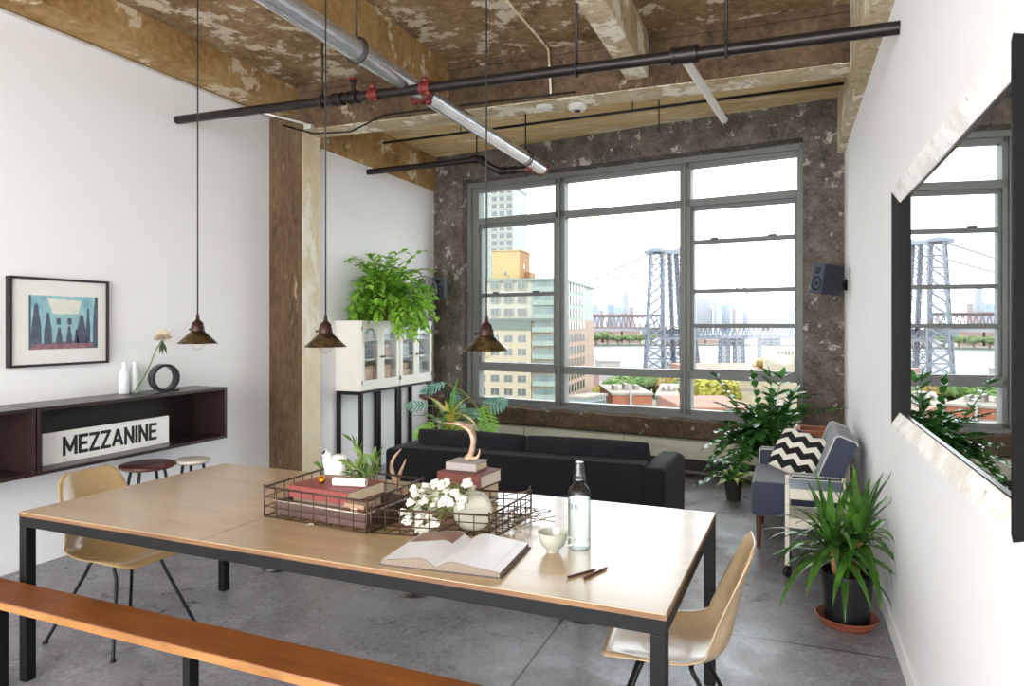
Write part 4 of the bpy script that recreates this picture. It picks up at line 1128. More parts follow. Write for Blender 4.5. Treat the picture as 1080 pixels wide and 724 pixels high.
# stem tips (u, v) in the photograph, at their own distances
tips = [(748, 470, 6.2), (770, 482, 6.0), (780, 492, 6.0), (788, 470, 6.15), (766, 500, 6.05), (755, 480, 6.2), (775, 455, 6.25), (742, 508, 6.15), (752, 490, 6.3), (763, 428, 6.45), (756, 398, 6.5), (768, 446, 6.3), (780, 425, 6.55), (795, 402, 6.45), (812, 398, 6.6), (824, 400, 6.3), (838, 415, 6.5), (853, 418, 6.6), (888, 432, 6.5), (845, 432, 6.3), (808, 430, 6.2), (790, 450, 6.1), (776, 462, 6.1), (825, 438, 6.2), (762, 470, 6.2), (800, 445, 6.6), (772, 435, 6.6), (815, 420, 6.5), (785, 435, 6.2), (757, 455, 6.2), (795, 462, 6.05)]
for (u, v, Y) in tips:
    tip = at(u, v, Y=Y)
    tip.x = min(tip.x, XR - 0.13)
    base_ = zc + Vector((rg.uniform(-0.07, 0.07), rg.uniform(-0.07, 0.07), 0.30))
    mid = base_.lerp(tip, 0.55); mid.z = max(mid.z, 0) + 0.16 + 0.10*rg.random()
    if tip.z > 1.0: mid = base_.lerp(tip, 0.5) + Vector((0, 0, 0.10))
    pts = smooth_path([base_, base_.lerp(mid, 0.5) + Vector((0, 0, 0.10)), mid, tip], 5)
    n = len(pts)
    tube(st, pts, [0.009*(1 - 0.7*i/n) for i in range(n)], 6)
    for i in range(3, n):
        t = (pts[i]-pts[i-1]).normalized()
        s = t.cross(Vector((0.2*rg.random(), 0.2, 1))); s.normalize()
        for sg in (-1, 1):
            d = s*sg + t*0.6 + Vector((0, 0, rg.uniform(-0.1, 0.25)))
            leaflet(b, pts[i] + t*rg.uniform(-0.01, 0.01), d, Vector((rg.uniform(-.3, .3), rg.uniform(-.3, .3), 1)), rg.uniform(0.09, 0.13), 0.030)
    leaflet(b, tip, (pts[-1]-pts[-2]), Vector((0, 0.3, 1)), 0.11, 0.026)
obj('foliage', b, leafmat('zz_green', '#20482a', '#5f9c48', 0.14, 7), ZZ, world=True, smooth=True)
obj('stems', st, leafmat('zz_stem', '#3d6a2c', '#6f9a4a', 0.4), ZZ, world=True, smooth=True)
# a low yellow-green plant beside its pot
yc = Vector((-0.45, 6.62, 0))
LOW = thing('low_plant', 'low yellow-green leafy plant on the floor beside the big glossy plant', 'plant', yc)
b = BM(); lathe(b, [(0, 0), (0.06, 0), (0.08, 0.16), (0.08, 0.18), (0.07, 0.18), (0.065, 0.15), (0, 0.15)], 24, yc); obj('pot', b, plain('pot_grey', '#2e2a26', 0.6, var=0.1), LOW, world=True, smooth=True, auto=40)
b = BM(); rg = random.Random(5)
for i in range(26):
    a = rg.uniform(0, 2*PI); blade(b, yc + Vector((0, 0, 0.17)), Vector((math.cos(a), math.sin(a), rg.uniform(0.3, 1.6))), rg.uniform(0.16, 0.30), 0.028, 1.6, n=6)
obj('foliage', b, leafmat('lime_leaf', '#5f8f24', '#c9c83a', 0.35), LOW, world=True, smooth=True)
# ---- wooden planter box behind the armchair
pb0, pb1 = Vector((0.07, 6.42, 0)), Vector((0.40, 6.78, 0.685))
PB = thing('planter_box', 'red-brown wooden planter box behind the armchair in the window corner', 'planter', ((pb0.x+pb1.x)/2, (pb0.y+pb1.y)/2, 0))
M_planter = wood('planter_cedar', '#8a4a2c', '#a8623f', '#c07e58', 4, (1, 1, 8), 0.55, 0.0)
b = BM(); t = 0.02
x0, y0, x1, y1, h = pb0.x, pb0.y, pb1.x, pb1.y, pb1.z
box(b, (x0, y0, 0.05), (x1, y0+t, h-0.02)); box(b, (x0, y1-t, 0.05), (x1, y1, h-0.02)); box(b, (x0, y0+t, 0.05), (x0+t, y1-t, h-0.02)); box(b, (x1-t, y0+t, 0.05), (x1, y1-t, h-0.02))
obj('side_boards', b, M_planter, PB, world=True, bevel=0.002)
b = BM()
box(b, (x0-0.015, y0-0.015, h-0.02), (x1+0.015, y0+0.04, h)); box(b, (x0-0.015, y1-0.04, h-0.02), (x1+0.015, y1+0.015, h)); box(b, (x0-0.015, y0+0.04, h-0.02), (x0+0.04, y1-0.04, h)); box(b, (x1-0.04, y0+0.04, h-0.02), (x1+0.015, y1-0.04, h))
obj('rim', b, M_planter, PB, world=True, bevel=0.003)
for x in (x0-0.01, x1-0.03):
    for y in (y0-0.01, y1-0.03):
        b = BM(); box(b, (x, y, 0), (x+0.04, y+0.04, h-0.02)); obj('post', b, M_planter, PB, world=True, bevel=0.002)
b = BM(); box(b, (x0+t, y0+t, h-0.12), (x1-t, y1-t, h-0.08)); obj('soil', b, plain('soil', '#2b2019', 0.95, var=0.3, scale=60), PB, world=True)

# ---- sword-leaved plant in a black pot on the right
yp = at(899, 655, Z=0.0); yp.x = 0.295; yp.y = 4.10
YU = thing('sword_leaf_plant', 'green sword-leaved plant in a black pot by the right wall', 'plant', (yp.x, yp.y, 0))
b = BM(); lathe(b, [(0, 0.012), (0.135, 0.012), (0.150, 0.04), (0.156, 0.045), (0.150, 0.05), (0.130, 0.022), (0, 0.022)], 36, yp); obj('saucer', b, plain('terracotta', '#8a4a36', 0.6, var=0.15), YU, world=True, smooth=True, auto=50)
b = BM(); lathe(b, [(0, 0.0), (0.125, 0.0), (0.125, 0.012), (0, 0.012)], 30, yp); obj('saucer_foot', b, plain('terracotta_dark', '#5f3024', 0.7), YU, world=True)
b = BM(); lathe(b, [(0, 0.023), (0.108, 0.023), (0.128, 0.255), (0.134, 0.256), (0.134, 0.28), (0.124, 0.28), (0.120, 0.24), (0, 0.24)], 36, yp); obj('pot', b, plain('pot_black', '#141416', 0.4), YU, world=True, smooth=True, auto=40)
b = BM(); lathe(b, [(0.0, 0.252), (0.06, 0.25), (0.119, 0.244)], 24, yp); obj('soil', b, plain('soil_dark', '#231a14', 0.95, var=0.3, scale=60), YU, world=True)
rg = random.Random(17); fb = BM()
for hx_, hy_, hz_, n in ((-0.065, -0.03, 0.42, 36), (0.055, 0.02, 0.45, 34), (-0.01, 0.05, 0.36, 18)):
    b = BM(); top = yp + Vector((hx_*1.2, hy_*1.2, hz_)); tube(b, [yp + Vector((hx_*0.8, hy_*0.8, 0.23)), top], [0.016, 0.014], 10)
    obj('cane', b, plain('cane_bark', '#b08a5c', 0.8, var=0.3, scale=60), YU, world=True, smooth=True)
    for i in range(n):
        a = i*2.4 + rg.uniform(-0.2, 0.2); f = i/n
        el = 1.35 - 1.5*f + rg.uniform(-0.1, 0.1)
        d = Vector((math.cos(a)*math.cos(el), math.sin(a)*math.cos(el), math.sin(el)))
        # leaves that would pierce the wall turn along it
        L = rg.uniform(0.32, 0.46)
        if yp.x + hx_ + d.x*L > XR - 0.05: d.x = (XR - 0.06 - yp.x - hx_)/L
        blade(fb, top + Vector((0, 0, -0.05*f)), d, L, 0.026, rg.uniform(0.8, 2.2) if f > 0.2 else rg.uniform(0.2, 0.9), n=8)
for v in fb.verts:
    if v.co.x > XR - 0.012: v.co.x = XR - 0.012
    if v.co.z < 0.02: v.co.z = 0.02
obj('foliage', fb, leafmat('sword_green', '#12331a', '#679c3c', 0.2, 6), YU, world=True, smooth=True)

# ---- plants behind the sofa, in the left window corner
def lobed(bm, c, d, nr, L, W, n=7):
    """deeply cut leaf: paired fingers along a midrib"""
    d = d.normalized(); s = d.cross(nr).normalized()
    for i in range(n):
        t = (i+0.5)/n
        w = W*math.sin(PI*(0.15+0.75*t))
        for sg in (-1, 1):
            leaflet(bm, c + d*L*t, s*sg*1.0 + d*0.7 - nr*0.15, nr, w, L/n*0.33)
    leaflet(bm, c + d*L*0.85, d, nr, L*0.3, L/n*0.5)
    blade(bm, c, d, L, L/n*0.35, 0.1, nr)
# red-brown plant tray on a tall stool
bp = at(455, 419, Y=7.45)
PS = thing('plant_stand', 'round red-brown plant stand in the far left corner beside the cabinets', 'plant stand', (bp.x, bp.y, 0))
b = BM(); lathe(b, [(0, bp.z-0.03), (0.10, bp.z-0.03), (0.15, bp.z), (0.15, bp.z+0.03), (0.14, bp.z+0.03), (0.10, bp.z-0.01), (0, bp.z-0.01)], 28, (bp.x, bp.y, 0)); obj('bowl', b, M_red_wood, PS, world=True, smooth=True, auto=40)
b = BM(); tube(b, [(bp.x, bp.y, 0.02), (bp.x, bp.y, bp.z-0.03)], 0.02, 10); obj('post', b, M_black, PS, world=True, smooth=True)
b = BM(); lathe(b, [(0, 0), (0.14, 0), (0.13, 0.02), (0, 0.025)], 24, (bp.x, bp.y, 0)); obj('base', b, M_black, PS, world=True, smooth=True)
cp = Vector((-2.75, 6.62, 0))
SPL = thing('split_leaf_plant', 'split-leaf plant with green and bluish cut leaves behind the sofa', 'plant', cp)
b = BM(); lathe(b, [(0, 0), (0.15, 0), (0.19, 0.32), (0.20, 0.34), (0.17, 0.34), (0.165, 0.30), (0, 0.30)], 28, cp); obj('pot', b, plain('pot_stone', '#6d675e', 0.7, var=0.1), SPL, world=True, smooth=True, auto=40)
st = BM(); g1 = BM(); g2 = BM()
for (u, v, Y, du, dv, L, W, kind) in ((507, 428, 6.6, 12, 28, 0.30, 0.15, 1), (508, 424, 6.75, 30, 4, 0.30, 0.15, 2), (470, 404, 6.8, -16, 6, 0.26, 0.10, 2), (478, 412, 6.8, 4, 16, 0.26, 0.10, 2), (452, 428, 6.5, -20, 0, 0.22, 0.10, 2), (486, 432, 6.6, 14, 6, 0.24, 0.12, 2), (466, 446, 6.4, 22, 12, 0.26, 0.12, 1), (458, 445, 6.4, -10, 8, 0.24, 0.12, 1), (480, 440, 6.6, 8, -8, 0.22, 0.10, 2), (490, 450, 6.6, 10, 10, 0.24, 0.11, 1)):
    q = at(u, v, Y=Y); q2 = at(u+du, v+dv, Y=Y-0.08)
    tube(st, smooth_path([cp + Vector((0, 0, 0.30)), cp.lerp(q, 0.5) + Vector((0, 0, 0.32)), q], 5), 0.006, 6)
    lobed(g1 if kind == 1 else g2, q, q2-q, Vector((0.15, -0.75, 0.65)).normalized(), L, W)
obj('stems', st, leafmat('petiole', '#7a8a4a', '#a4a862'), SPL, world=True, smooth=True)
obj('green_leaves', g1, leafmat('split_green', '#5aa52e', '#a2dc5a', 0.35), SPL, world=True, smooth=True)
obj('bluish_leaves', g2, leafmat('split_blue', '#4f9078', '#a5cfbf', 0.3), SPL, world=True, smooth=True)
vp = Vector((-3.02, 6.05, 0))
VAR = thing('variegated_plant', 'plant with yellow streaked pointed leaves behind the left end of the sofa', 'plant', vp)
b = BM(); lathe(b, [(0, 0), (0.12, 0), (0.15, 0.36), (0.155, 0.38), (0.135, 0.38), (0.13, 0.34), (0, 0.34)], 28, vp); obj('pot', b, plain('pot_clay', '#9a6a4c', 0.7, var=0.1), VAR, world=True, smooth=True, auto=40)
b = BM(); g = BM(); rg = random.Random(9)
for i in range(34):
    a = rg.uniform(0, 2*PI); el = rg.uniform(0.2, 1.4)
    d = Vector((math.cos(a)*math.cos(el), math.sin(a)*math.cos(el), math.sin(el)))
    blade(b if i % 2 else g, vp + Vector((0, 0, 0.52 + 0.20*rg.random())), d, rg.uniform(0.26, 0.44), 0.034, rg.uniform(0.6, 1.6), n=7)
obj('yellow_leaves', b, leafmat('variegated', '#a9a92e', '#e6d77c', 0.35, 25), VAR, world=True, smooth=True)
obj('green_leaves', g, leafmat('variegated_green', '#2f6f2a', '#67a53c', 0.35, 12), VAR, world=True, smooth=True)
b = BM(); tube(b, [vp + Vector((0, 0, 0.3)), vp + Vector((0, 0, 0.74))], 0.012, 8); obj('stem', b, M_stem, VAR, world=True, smooth=True)

# ---- little fan on the cabinets
fp = at(446, 306, Y=7.30)
FAN = thing('desk_fan', 'small round wire-cage fan on the right end of the white cabinets', 'fan', (fp.x, fp.y, cz1), R(35))
fz = fp.z - cz1
M_wire = plain('fan_wire', '#7a7d83', 0.35, 0.7)
Mf = Matrix.Translation((0, 0, fz)) @ Matrix.Rotation(PI/2, 4, 'X')
b = BM()
for r, z in ((0.165, 0), (0.16, 0.03), (0.16, -0.03), (0.11, 0.05), (0.06, 0.056)):
    tube(b, [Mf @ Vector((r*math.cos(a), r*math.sin(a), z)) for a in [2*PI*k/32 for k in range(32)]], 0.003, 5, closed=True)
for k in range(20):
    a = 2*PI*k/20; c, s = math.cos(a), math.sin(a)
    tube(b, [Mf @ Vector((r*c, r*s, z)) for r, z in ((0.02, 0.058), (0.11, 0.05), (0.165, 0.0), (0.11, -0.045), (0.02, -0.05))], 0.0018, 4)
obj('cage', b, M_wire, FAN, smooth=True)
for k in range(4):
    b = BM(); a = k*PI/2
    v = [b.verts.new(Mf @ (Matrix.Rotation(a, 4, 'Z') @ Vector(p))) for p in ((0.03, -0.012, -0.012), (0.13, -0.05, -0.022), (0.145, 0.0, 0.0), (0.13, 0.045, 0.018), (0.03, 0.018, 0.012))]
    b.faces.new(v); obj('blade', b, M_wire, FAN, solid=0.002)
b = BM(); lathe(b, [(0, -0.08), (0.035, -0.08), (0.04, -0.03), (0.03, 0.03), (0, 0.035)], 20, (0, 0, fz), Matrix.Rotation(PI/2, 4, 'X')); obj('motor', b, M_black, FAN, smooth=True, auto=50)
b = BM(); tube(b, [(0, 0.05, fz-0.02), (0, 0.07, fz-0.12), (0, 0.03, 0.015)], 0.010, 8); lathe(b, [(0, 0), (0.075, 0), (0.07, 0.012), (0, 0.02)], 24); obj('foot', b, M_black, FAN, smooth=True, auto=50)

# ================================================================== ON THE TABLE
def tp(u, v, z=TZ): return at(u, v, Z=z)
M_wirebrown = plain('rusty_wire', '#4a382e', 0.45, 0.5, var=0.25, scale=60)
def basket(label, FL, FR_, BR, h, nx, ny, m, rows=3):
    BL = FL + (BR - FR_)
    c = (FL + BR)/2
    T = thing('wire_basket', label, 'basket', (c.x, c.y, TZ))
    zz = Vector((0, 0, 1)); o0 = TZ + 0.003
    cs_ = [Vector((p.x, p.y, o0)) for p in (FL, FR_, BR, BL)]
    b = BM()
    for z, r in ((0.0, 0.0036), (h, 0.0046)):
        tube(b, [p + zz*z for p in cs_], r, 6, closed=True)
    obj('rim_wire', b, m, T, world=True, smooth=True)
    b = BM()
    for i in range(1, rows):
        tube(b, [p + zz*h*i/rows for p in cs_], 0.0024, 5, closed=True)
    for (a, c2, n) in ((cs_[0], cs_[1], nx), (cs_[1], cs_[2], ny), (cs_[2], cs_[3], nx), (cs_[3], cs_[0], ny)):
        for i in range(n):
            q = a.lerp(c2, i/n); tube(b, [q, q + zz*(h + (0.012 if i == 0 else 0))], 0.0024 if i else 0.0042, 5)
    for i in range(1, nx):
        tube(b, [cs_[0].lerp(cs_[1], i/nx), cs_[3].lerp(cs_[2], i/nx)], 0.0018, 5)
    for i in range(1, ny):
        tube(b, [cs_[0].lerp(cs_[3], i/ny), cs_[1].lerp(cs_[2], i/ny)], 0.0018, 5)
    obj('wire_mesh', b, m, T, world=True, smooth=True)
    return T, cs_
B1 = (tp(279, 545), tp(387, 563.5), tp(446, 535))
basket('left rusty wire basket on the table, holding the tray and red book', *B1, 0.125, 8, 7, M_wirebrown)
B2 = (tp(391, 563), tp(516, 571), tp(560, 544))
basket('right rusty wire basket on the table, holding the round vase', *B2, 0.095, 8, 7, M_wirebrown)
ex = (B1[1]-B1[0]).normalized(); ey = (B1[2]-B1[1]).normalized()
L1, W1 = (B1[1]-B1[0]).length, (B1[2]-B1[1]).length
def frame1(s, t, z=0.0): return B1[0] + ex*s + ey*t + Vector((0, 0, z))
rz1 = math.atan2(ex.y, ex.x)
# shallow tray in the left basket
M_tray_br = wood('tray_brown', '#3a2a24', '#54403a', '#6d5750', 5, (1, 6, 6), 0.5)
TRY = thing('shallow_tray', 'shallow dark brown tray lying in the left wire basket', 'tray', frame1(0.03, 0.03, 0.008), rz1)
tw, td, th = L1-0.06, min(W1-0.10, 0.42), 0.058
b = BM(); box(b, (0, 0, 0), (tw, td, 0.006)); obj('bottom', b, M_tray_br, TRY)
b = BM(); t = 0.008
box(b, (0, 0, 0.006), (tw, t, th)); box(b, (0, td-t, 0.006), (tw, td, th)); box(b, (0, t, 0.006), (t, td-t, th)); box(b, (tw-t, t, 0.006), (tw, td-t, th)); obj('sides', b, M_tray_br, TRY, bevel=0.001)
M_rim = plain('worn_rim', '#c9bcae', 0.3, 0.5, var=0.2, scale=40)
b = BM(); tube(b, [(0, 0, th), (tw, 0, th), (tw, td, th), (0, td, th)], 0.0035, 6, closed=True); obj('rim', b, M_rim, TRY, smooth=True)
def book(label, org, ex_, ey_, w, d, h, mc, mp, cat='book'):
    """lying book: spine along local x at the front"""
    T = thing('book', label, cat, org, math.atan2(ex_.y, ex_.x))
    b = BM(); box(b, (0.004, 0.004, 0.004), (w-0.004, d-0.004, h-0.004)); obj('pages', b, mp, T)
    b = BM(); box(b, (0, 0, 0), (w, d, 0.0035)); box(b, (0, 0, h-0.0035), (w, d, h)); box(b, (0, 0, 0.0035), (w, 0.0035, h-0.0035)); obj('cover', b, mc, T, bevel=0.001)
    return T
M_red_cov = plain('red_cover', '#8c4440', 0.5, var=0.12, scale=20)
M_bei_cov = plain('beige_cover', '#8a7663', 0.6, var=0.15)
M_pages = plain('page_edges', '#d9c9ae', 0.8, var=0.12, scale=90)
M_redbr = plain('redbrown_cover', '#69362c', 0.55, var=0.15)
M_greyc = plain('grey_cover', '#a39a96', 0.55, var=0.1)
z1 = 0.014
q = tp(318, 533, TZ+0.02)
book('thick beige book under the red book in the left basket', frame1(0.09, 0.085, z1+0.001), ex, ey, 0.30, 0.24, 0.062, M_bei_cov, M_pages)
book('red book on top in the left basket, under the white paper roll', frame1(0.075, 0.07, z1+0.064), ex, ey, 0.33, 0.25, 0.052, M_red_cov, M_pages)
zr = TZ + z1 + 0.064 + 0.052
# paper roll
r0, r1 = tp(352, 508, zr+0.019), tp(386, 509.5, zr+0.019)
ROLL = thing('paper_roll', 'white paper roll lying on the red book', 'paper roll', (r0+r1)/2 - Vector((0, 0, 0.018)))
b = BM(); d_ = (r1-r0).normalized(); tube(b, [r0, r1], 0.0185, 24, caps=False)
for q_ in (r0, r1):
    tube(b, [q_, q_ - d_*0.0001 if q_ is r1 else q_ + d_*0.0001], [0.0185, 0.008], 24, caps=False)
obj('sheet', b, M_signw, ROLL, world=True, smooth=True, auto=40)
b = BM(); tube(b, [r0 + d_*0.001, r1 - d_*0.001], 0.0075, 14); obj('core', b, plain('roll_core', '#8f887d', 0.8), ROLL, world=True, smooth=True, auto=40)
# brass bell
bp_ = tp(339.5, 510, zr)
BELL = thing('brass_cup', 'tiny brass cup lying on the red book left of the paper roll', 'ornament', bp_)
Mbell = Matrix.Translation(bp_ + Vector((0, 0, 0.017))) @ Matrix.Rotation(R(55), 4, 'X') @ Matrix.Rotation(R(15), 4, 'Y')
b = BM(); lathe(b, [(0, -0.016), (0.010, -0.014), (0.016, -0.004), (0.0165, 0.006), (0.014, 0.012), (0.012, 0.012), (0.013, 0.004), (0.009, -0.008), (0, -0.011)], 24, (0, 0, 0), Mbell); obj('bowl', b, plain('brass', '#c9962f', 0.25, 0.9, var=0.15), BELL, world=True, smooth=True)
b = BM(); lathe(b, [(0, 0), (0.010, 0), (0.008, 0.006), (0, 0.008)], 16, bp_); obj('foot', b, plain('brass_dark', '#5e3414', 0.4, 0.7), BELL, world=True, smooth=True)
# white two-spouted ceramic
cq = tp(350, 513, zr - 0.02); cq = at(352, 505, Y=frame1(0.2, 0.40).y); cq.z = TZ + z1 + 0.001
M_cer = plain('white_ceramic', '#e8e6e0', 0.3, var=0.02, coat=0.3)
CER = thing('ceramic_vessel', 'white ceramic vessel with a bent spout standing behind the red book', 'ornament', cq)
A0 = at(349, 506, Y=cq.y); A1 = at(346, 488, Y=cq.y); A2 = at(341.5, 477.5, Y=cq.y-0.03)
b = BM(); pth = smooth_path([Vector((A0.x+0.012, cq.y, cq.z)), Vector((A0.x+0.01, cq.y, (cq.z+A1.z)/2)), A1, (A1+A2)/2 + Vector((0.006, 0, 0.012)), A2], 6)
tube(b, pth, [0.036 - 0.019*min(1, i/(len(pth)-1)*1.25) for i in range(len(pth))], 20); obj('spout', b, M_cer, CER, world=True, smooth=True, auto=50)
b = BM(); tube(b, [A2 + (pth[-1]-pth[-2]).normalized()*0.0005, A2 + (pth[-1]-pth[-2]).normalized()*0.0015], 0.013, 16); obj('spout_opening', b, M_ink, CER, world=True)
C1 = at(357, 486, Y=cq.y)
b = BM(); lathe(b, [(0, cq.z), (0.032, cq.z), (0.040, cq.z+0.05), (0.036, C1.z-0.03), (0.040, C1.z-0.008), (0.034, C1.z+0.018), (0.018, C1.z+0.03), (0, C1.z+0.028)], 24, (C1.x+0.004, cq.y, 0)); obj('body', b, M_cer, CER, world=True, smooth=True)
# green twigs lying at the back of the basket
M_olive = leafmat('olive_leaf', '#4a6a2a', '#8fae5a', 0.45)
def twig(label, stems_, seed, L=0.035, w=0.006, m=M_olive, dens=9):
    c = stems_[0][0]
    T = thing('leafy_twig', label, 'twig', (c.x, c.y, TZ+0.01))
    rg = random.Random(seed); b = BM(); st = BM()
    for pts in stems_:
        P_ = smooth_path(pts, 5); tube(st, P_, 0.0028, 5)
        for i in range(3, len(P_)):
            t = (P_[i]-P_[i-1]).normalized()
            for k in range(2):
                d = t*1.1 + Vector((rg.uniform(-1, 1), rg.uniform(-1, 1), rg.uniform(-0.6, 1)))*0.8
                leaflet(b, P_[i], d, Vector((rg.uniform(-1, 1), rg.uniform(-1, 1), 0.6)), L*rg.uniform(0.8, 1.3), w)
    obj('leaves', b, m, T, world=True, smooth=True); obj('stems', st, plain('twig_bark', '#6b5a3c', 0.8), T, world=True, smooth=True)
tb = at(396, 512, Y=frame1(0.2, 0.40).y); yb = tb.y
twig('green leafy twigs sticking up behind the red book, left of the sofa', [[tb + Vector((-0.02, 0, -0.02)), at(384, 497, Y=yb), at(372, 466, Y=yb+0.02)], [tb + Vector((-0.02, 0, -0.02)), at(386, 492, Y=yb), at(379, 474, Y=yb)], [tb, at(392, 497, Y=yb), at(398, 482, Y=yb)], [tb, at(385, 500, Y=yb), at(366, 488, Y=yb-0.02)], [tb, at(380, 503, Y=yb), at(362, 498, Y=yb)], [tb, at(398, 494, Y=yb), at(394, 483, Y=yb)]], 3, 0.05, 0.008)
tb2 = at(341, 505, Y=yb+0.06)
twig('small green sprig peeping out left of the white ceramic vessel', [[tb2 + Vector((0, 0, -0.02)), at(338, 496, Y=yb+0.06), at(335, 490, Y=yb+0.06)], [tb2, at(340, 494, Y=yb+0.06), at(341, 489, Y=yb+0.06)]], 4, 0.025, 0.005)
# small patterned box at the right front of the left basket
sb0 = frame1(L1-0.16, 0.06, z1)
BX = thing('small_box', 'small reddish box with a pale oval label in the left basket corner', 'box', sb0, rz1)
b = BM(); box(b, (0, 0, 0), (0.10, 0.06, 0.075)); obj('body', b, plain('box_redbrown', '#7d4a3a', 0.6, var=0.25, scale=40), BX, bevel=0.003)
b = BM(); lathe(b, [(0, 0), (0.026, 0), (0.026, 0.001), (0, 0.001)], 24, (0.05, -0.0002, 0.04), Matrix.Rotation(PI/2, 4, 'X') @ Matrix.Diagonal((0.75, 1.2, 1, 1))); obj('oval_label', b, M_pages, BX)
b = BM(); box(b, (-0.002, -0.002, 0.06), (0.102, 0.062, 0.077)); obj('lid', b, plain('lid_tan', '#a98a70', 0.6, var=0.15), BX, bevel=0.002)

# antlers
def antlermat():
    m, nt, p = base('antler_bone'); v = coords(nt); f = noise_n(nt, v, 26, 6)
    nt.links.new(ramp(nt, f, [(0.3, '#8f6a52'), (0.55, '#bd9b82'), (0.75, '#dcc6b2')]), p.inputs['Base Color']); p.inputs['Roughness'].default_value = 0.45
    return m
M_ant = antlermat()
def antler(label, base_p, tracks, foot):
    T = thing('antler', label, 'antler', base_p)
    for i, (nm, pts, rr) in enumerate(tracks):
        b = BM(); P_ = smooth_path(pts, 6); n = len(P_)
        tube(b, P_, [rr*(1 - 0.80*(k/(n-1))**1.5) for k in range(n)], 12)
        if i == 0: ball(b, pts[0], rr*1.35, 12, 8, (1, 1, 0.7))
        obj(nm, b, M_ant, T, world=True, smooth=True)
ya = tp(425, 528).y
a0 = at(431, 521, Y=ya)
antler('pale antler curving up between the two wire baskets', a0, [('beam', [at(437, 527, Y=ya), at(428, 520, Y=ya), at(418, 511, Y=ya), at(413, 495, Y=ya), at(415, 484, Y=ya), at(423, 474, Y=ya+0.02)], 0.016), ('tine', [at(418, 511, Y=ya), at(420, 505, Y=ya), at(423, 497, Y=ya), at(428, 485, Y=ya-0.03)], 0.013)], a0)
# two books, antler on top
ex2 = (B2[1]-B2[0]).normalized(); ey2 = (B2[2]-B2[1]).normalized(); 
L2 = (B2[1]-B2[0]).length; W2 = (B2[2]-B2[1]).length
bz_h = 0.15
r_fl, r_fr = at(461, 497, Z=TZ+bz_h), at(507, 502.5, Z=TZ+bz_h)
exb = (r_fr - r_fl).normalized(); eyb = Vector((-exb.y, exb.x, 0)); wb = (r_fr - r_fl).length
o_ = Vector((r_fl.x, r_fl.y, TZ+0.006))
book('thick dark brown book at the bottom of the pile in the right basket', o_ + exb*0.008 + eyb*0.006, exb, eyb, wb-0.012, 0.17, 0.083, M_walnut, M_pages)
book('red-brown book in the middle of the pile in the right basket', o_ + Vector((0, 0, 0.084)), exb, eyb, wb, 0.19, 0.059, M_redbr, plain('page_edges_white', '#e6dfd2', 0.8, var=0.08, scale=90))
g_fl, g_fr = at(470, 495.5, Z=TZ+bz_h), at(498, 498, Z=TZ+bz_h)
eg = (g_fr - g_fl).normalized()
book('small grey book on top of the pile in the right basket', Vector((g_fl.x, g_fl.y, TZ+bz_h)), eg, Vector((-eg.y, eg.x, 0)), (g_fr-g_fl).length+0.02, 0.13, 0.036, M_greyc, M_pages)
ya2 = g_fl.y + 0.07; zt2 = TZ+bz_h+0.037
ab = at(494, 487, Y=ya2); ab.z = zt2 + 0.012
antler('brown antler arching up from the small grey book', ab, [('beam', [ab, at(497, 478, Y=ya2), at(499, 466, Y=ya2), at(495, 455, Y=ya2), at(485, 448.5, Y=ya2), at(469, 446, Y=ya2-0.02)], 0.015), ('second_beam', [at(496, 480, Y=ya2+0.012), at(500.5, 464, Y=ya2+0.03), at(497, 452, Y=ya2+0.04), at(488, 447, Y=ya2+0.05), at(478, 445, Y=ya2+0.06)], 0.010), ('tine', [ab + Vector((0.012, 0, 0.002)), at(501, 484, Y=ya2-0.01), at(505, 480, Y=ya2-0.015), at(506, 474, Y=ya2-0.02)], 0.010)], ab)
# round canteen vase
vq = tp(499, 561)
VR = 0.082
VASE = thing('round_vase', 'pale cream round flattened vase at the front of the right basket', 'vase', (vq.x, vq.y, TZ+0.004))
M_vase = plain('vase_cream', '#b7b3a3', 0.5, var=0.04, scale=10, bmp=0.1)
VR = 0.080
axv = Vector((0.55, -0.83, 0)).to_track_quat('Z', 'Y').to_matrix().to_4x4()
Mv = Matrix.Translation((vq.x, vq.y, TZ+0.004+VR)) @ axv
prof = [(VR*math.sin(a), -VR*math.cos(a)) for a in [PI*0.66*k/14 for k in range(15)]]
rl, zl = prof[-1]
prof[0] = (0, -VR)
prof += [(rl*0.99, zl+0.003), (rl*0.955, zl+0.004), (rl*0.94, zl-0.002), (rl*0.91, zl-0.002), (rl*0.90, zl+0.002), (0, zl+0.003)]
b = BM(); lathe(b, prof, 48, (0, 0, 0), Mv); obj('body', b, M_vase, VASE, world=True, smooth=True, auto=50)
b = BM(); lathe(b, [(0.014, 0), (0.019, 0.014), (0.0205, 0.02), (0.017, 0.02), (0.012, 0.004), (0, 0.002)], 20, (vq.x-0.012, vq.y+0.012, TZ+0.002+2*VR-0.004)); obj('neck', b, M_vase, VASE, world=True, smooth=True, auto=50)
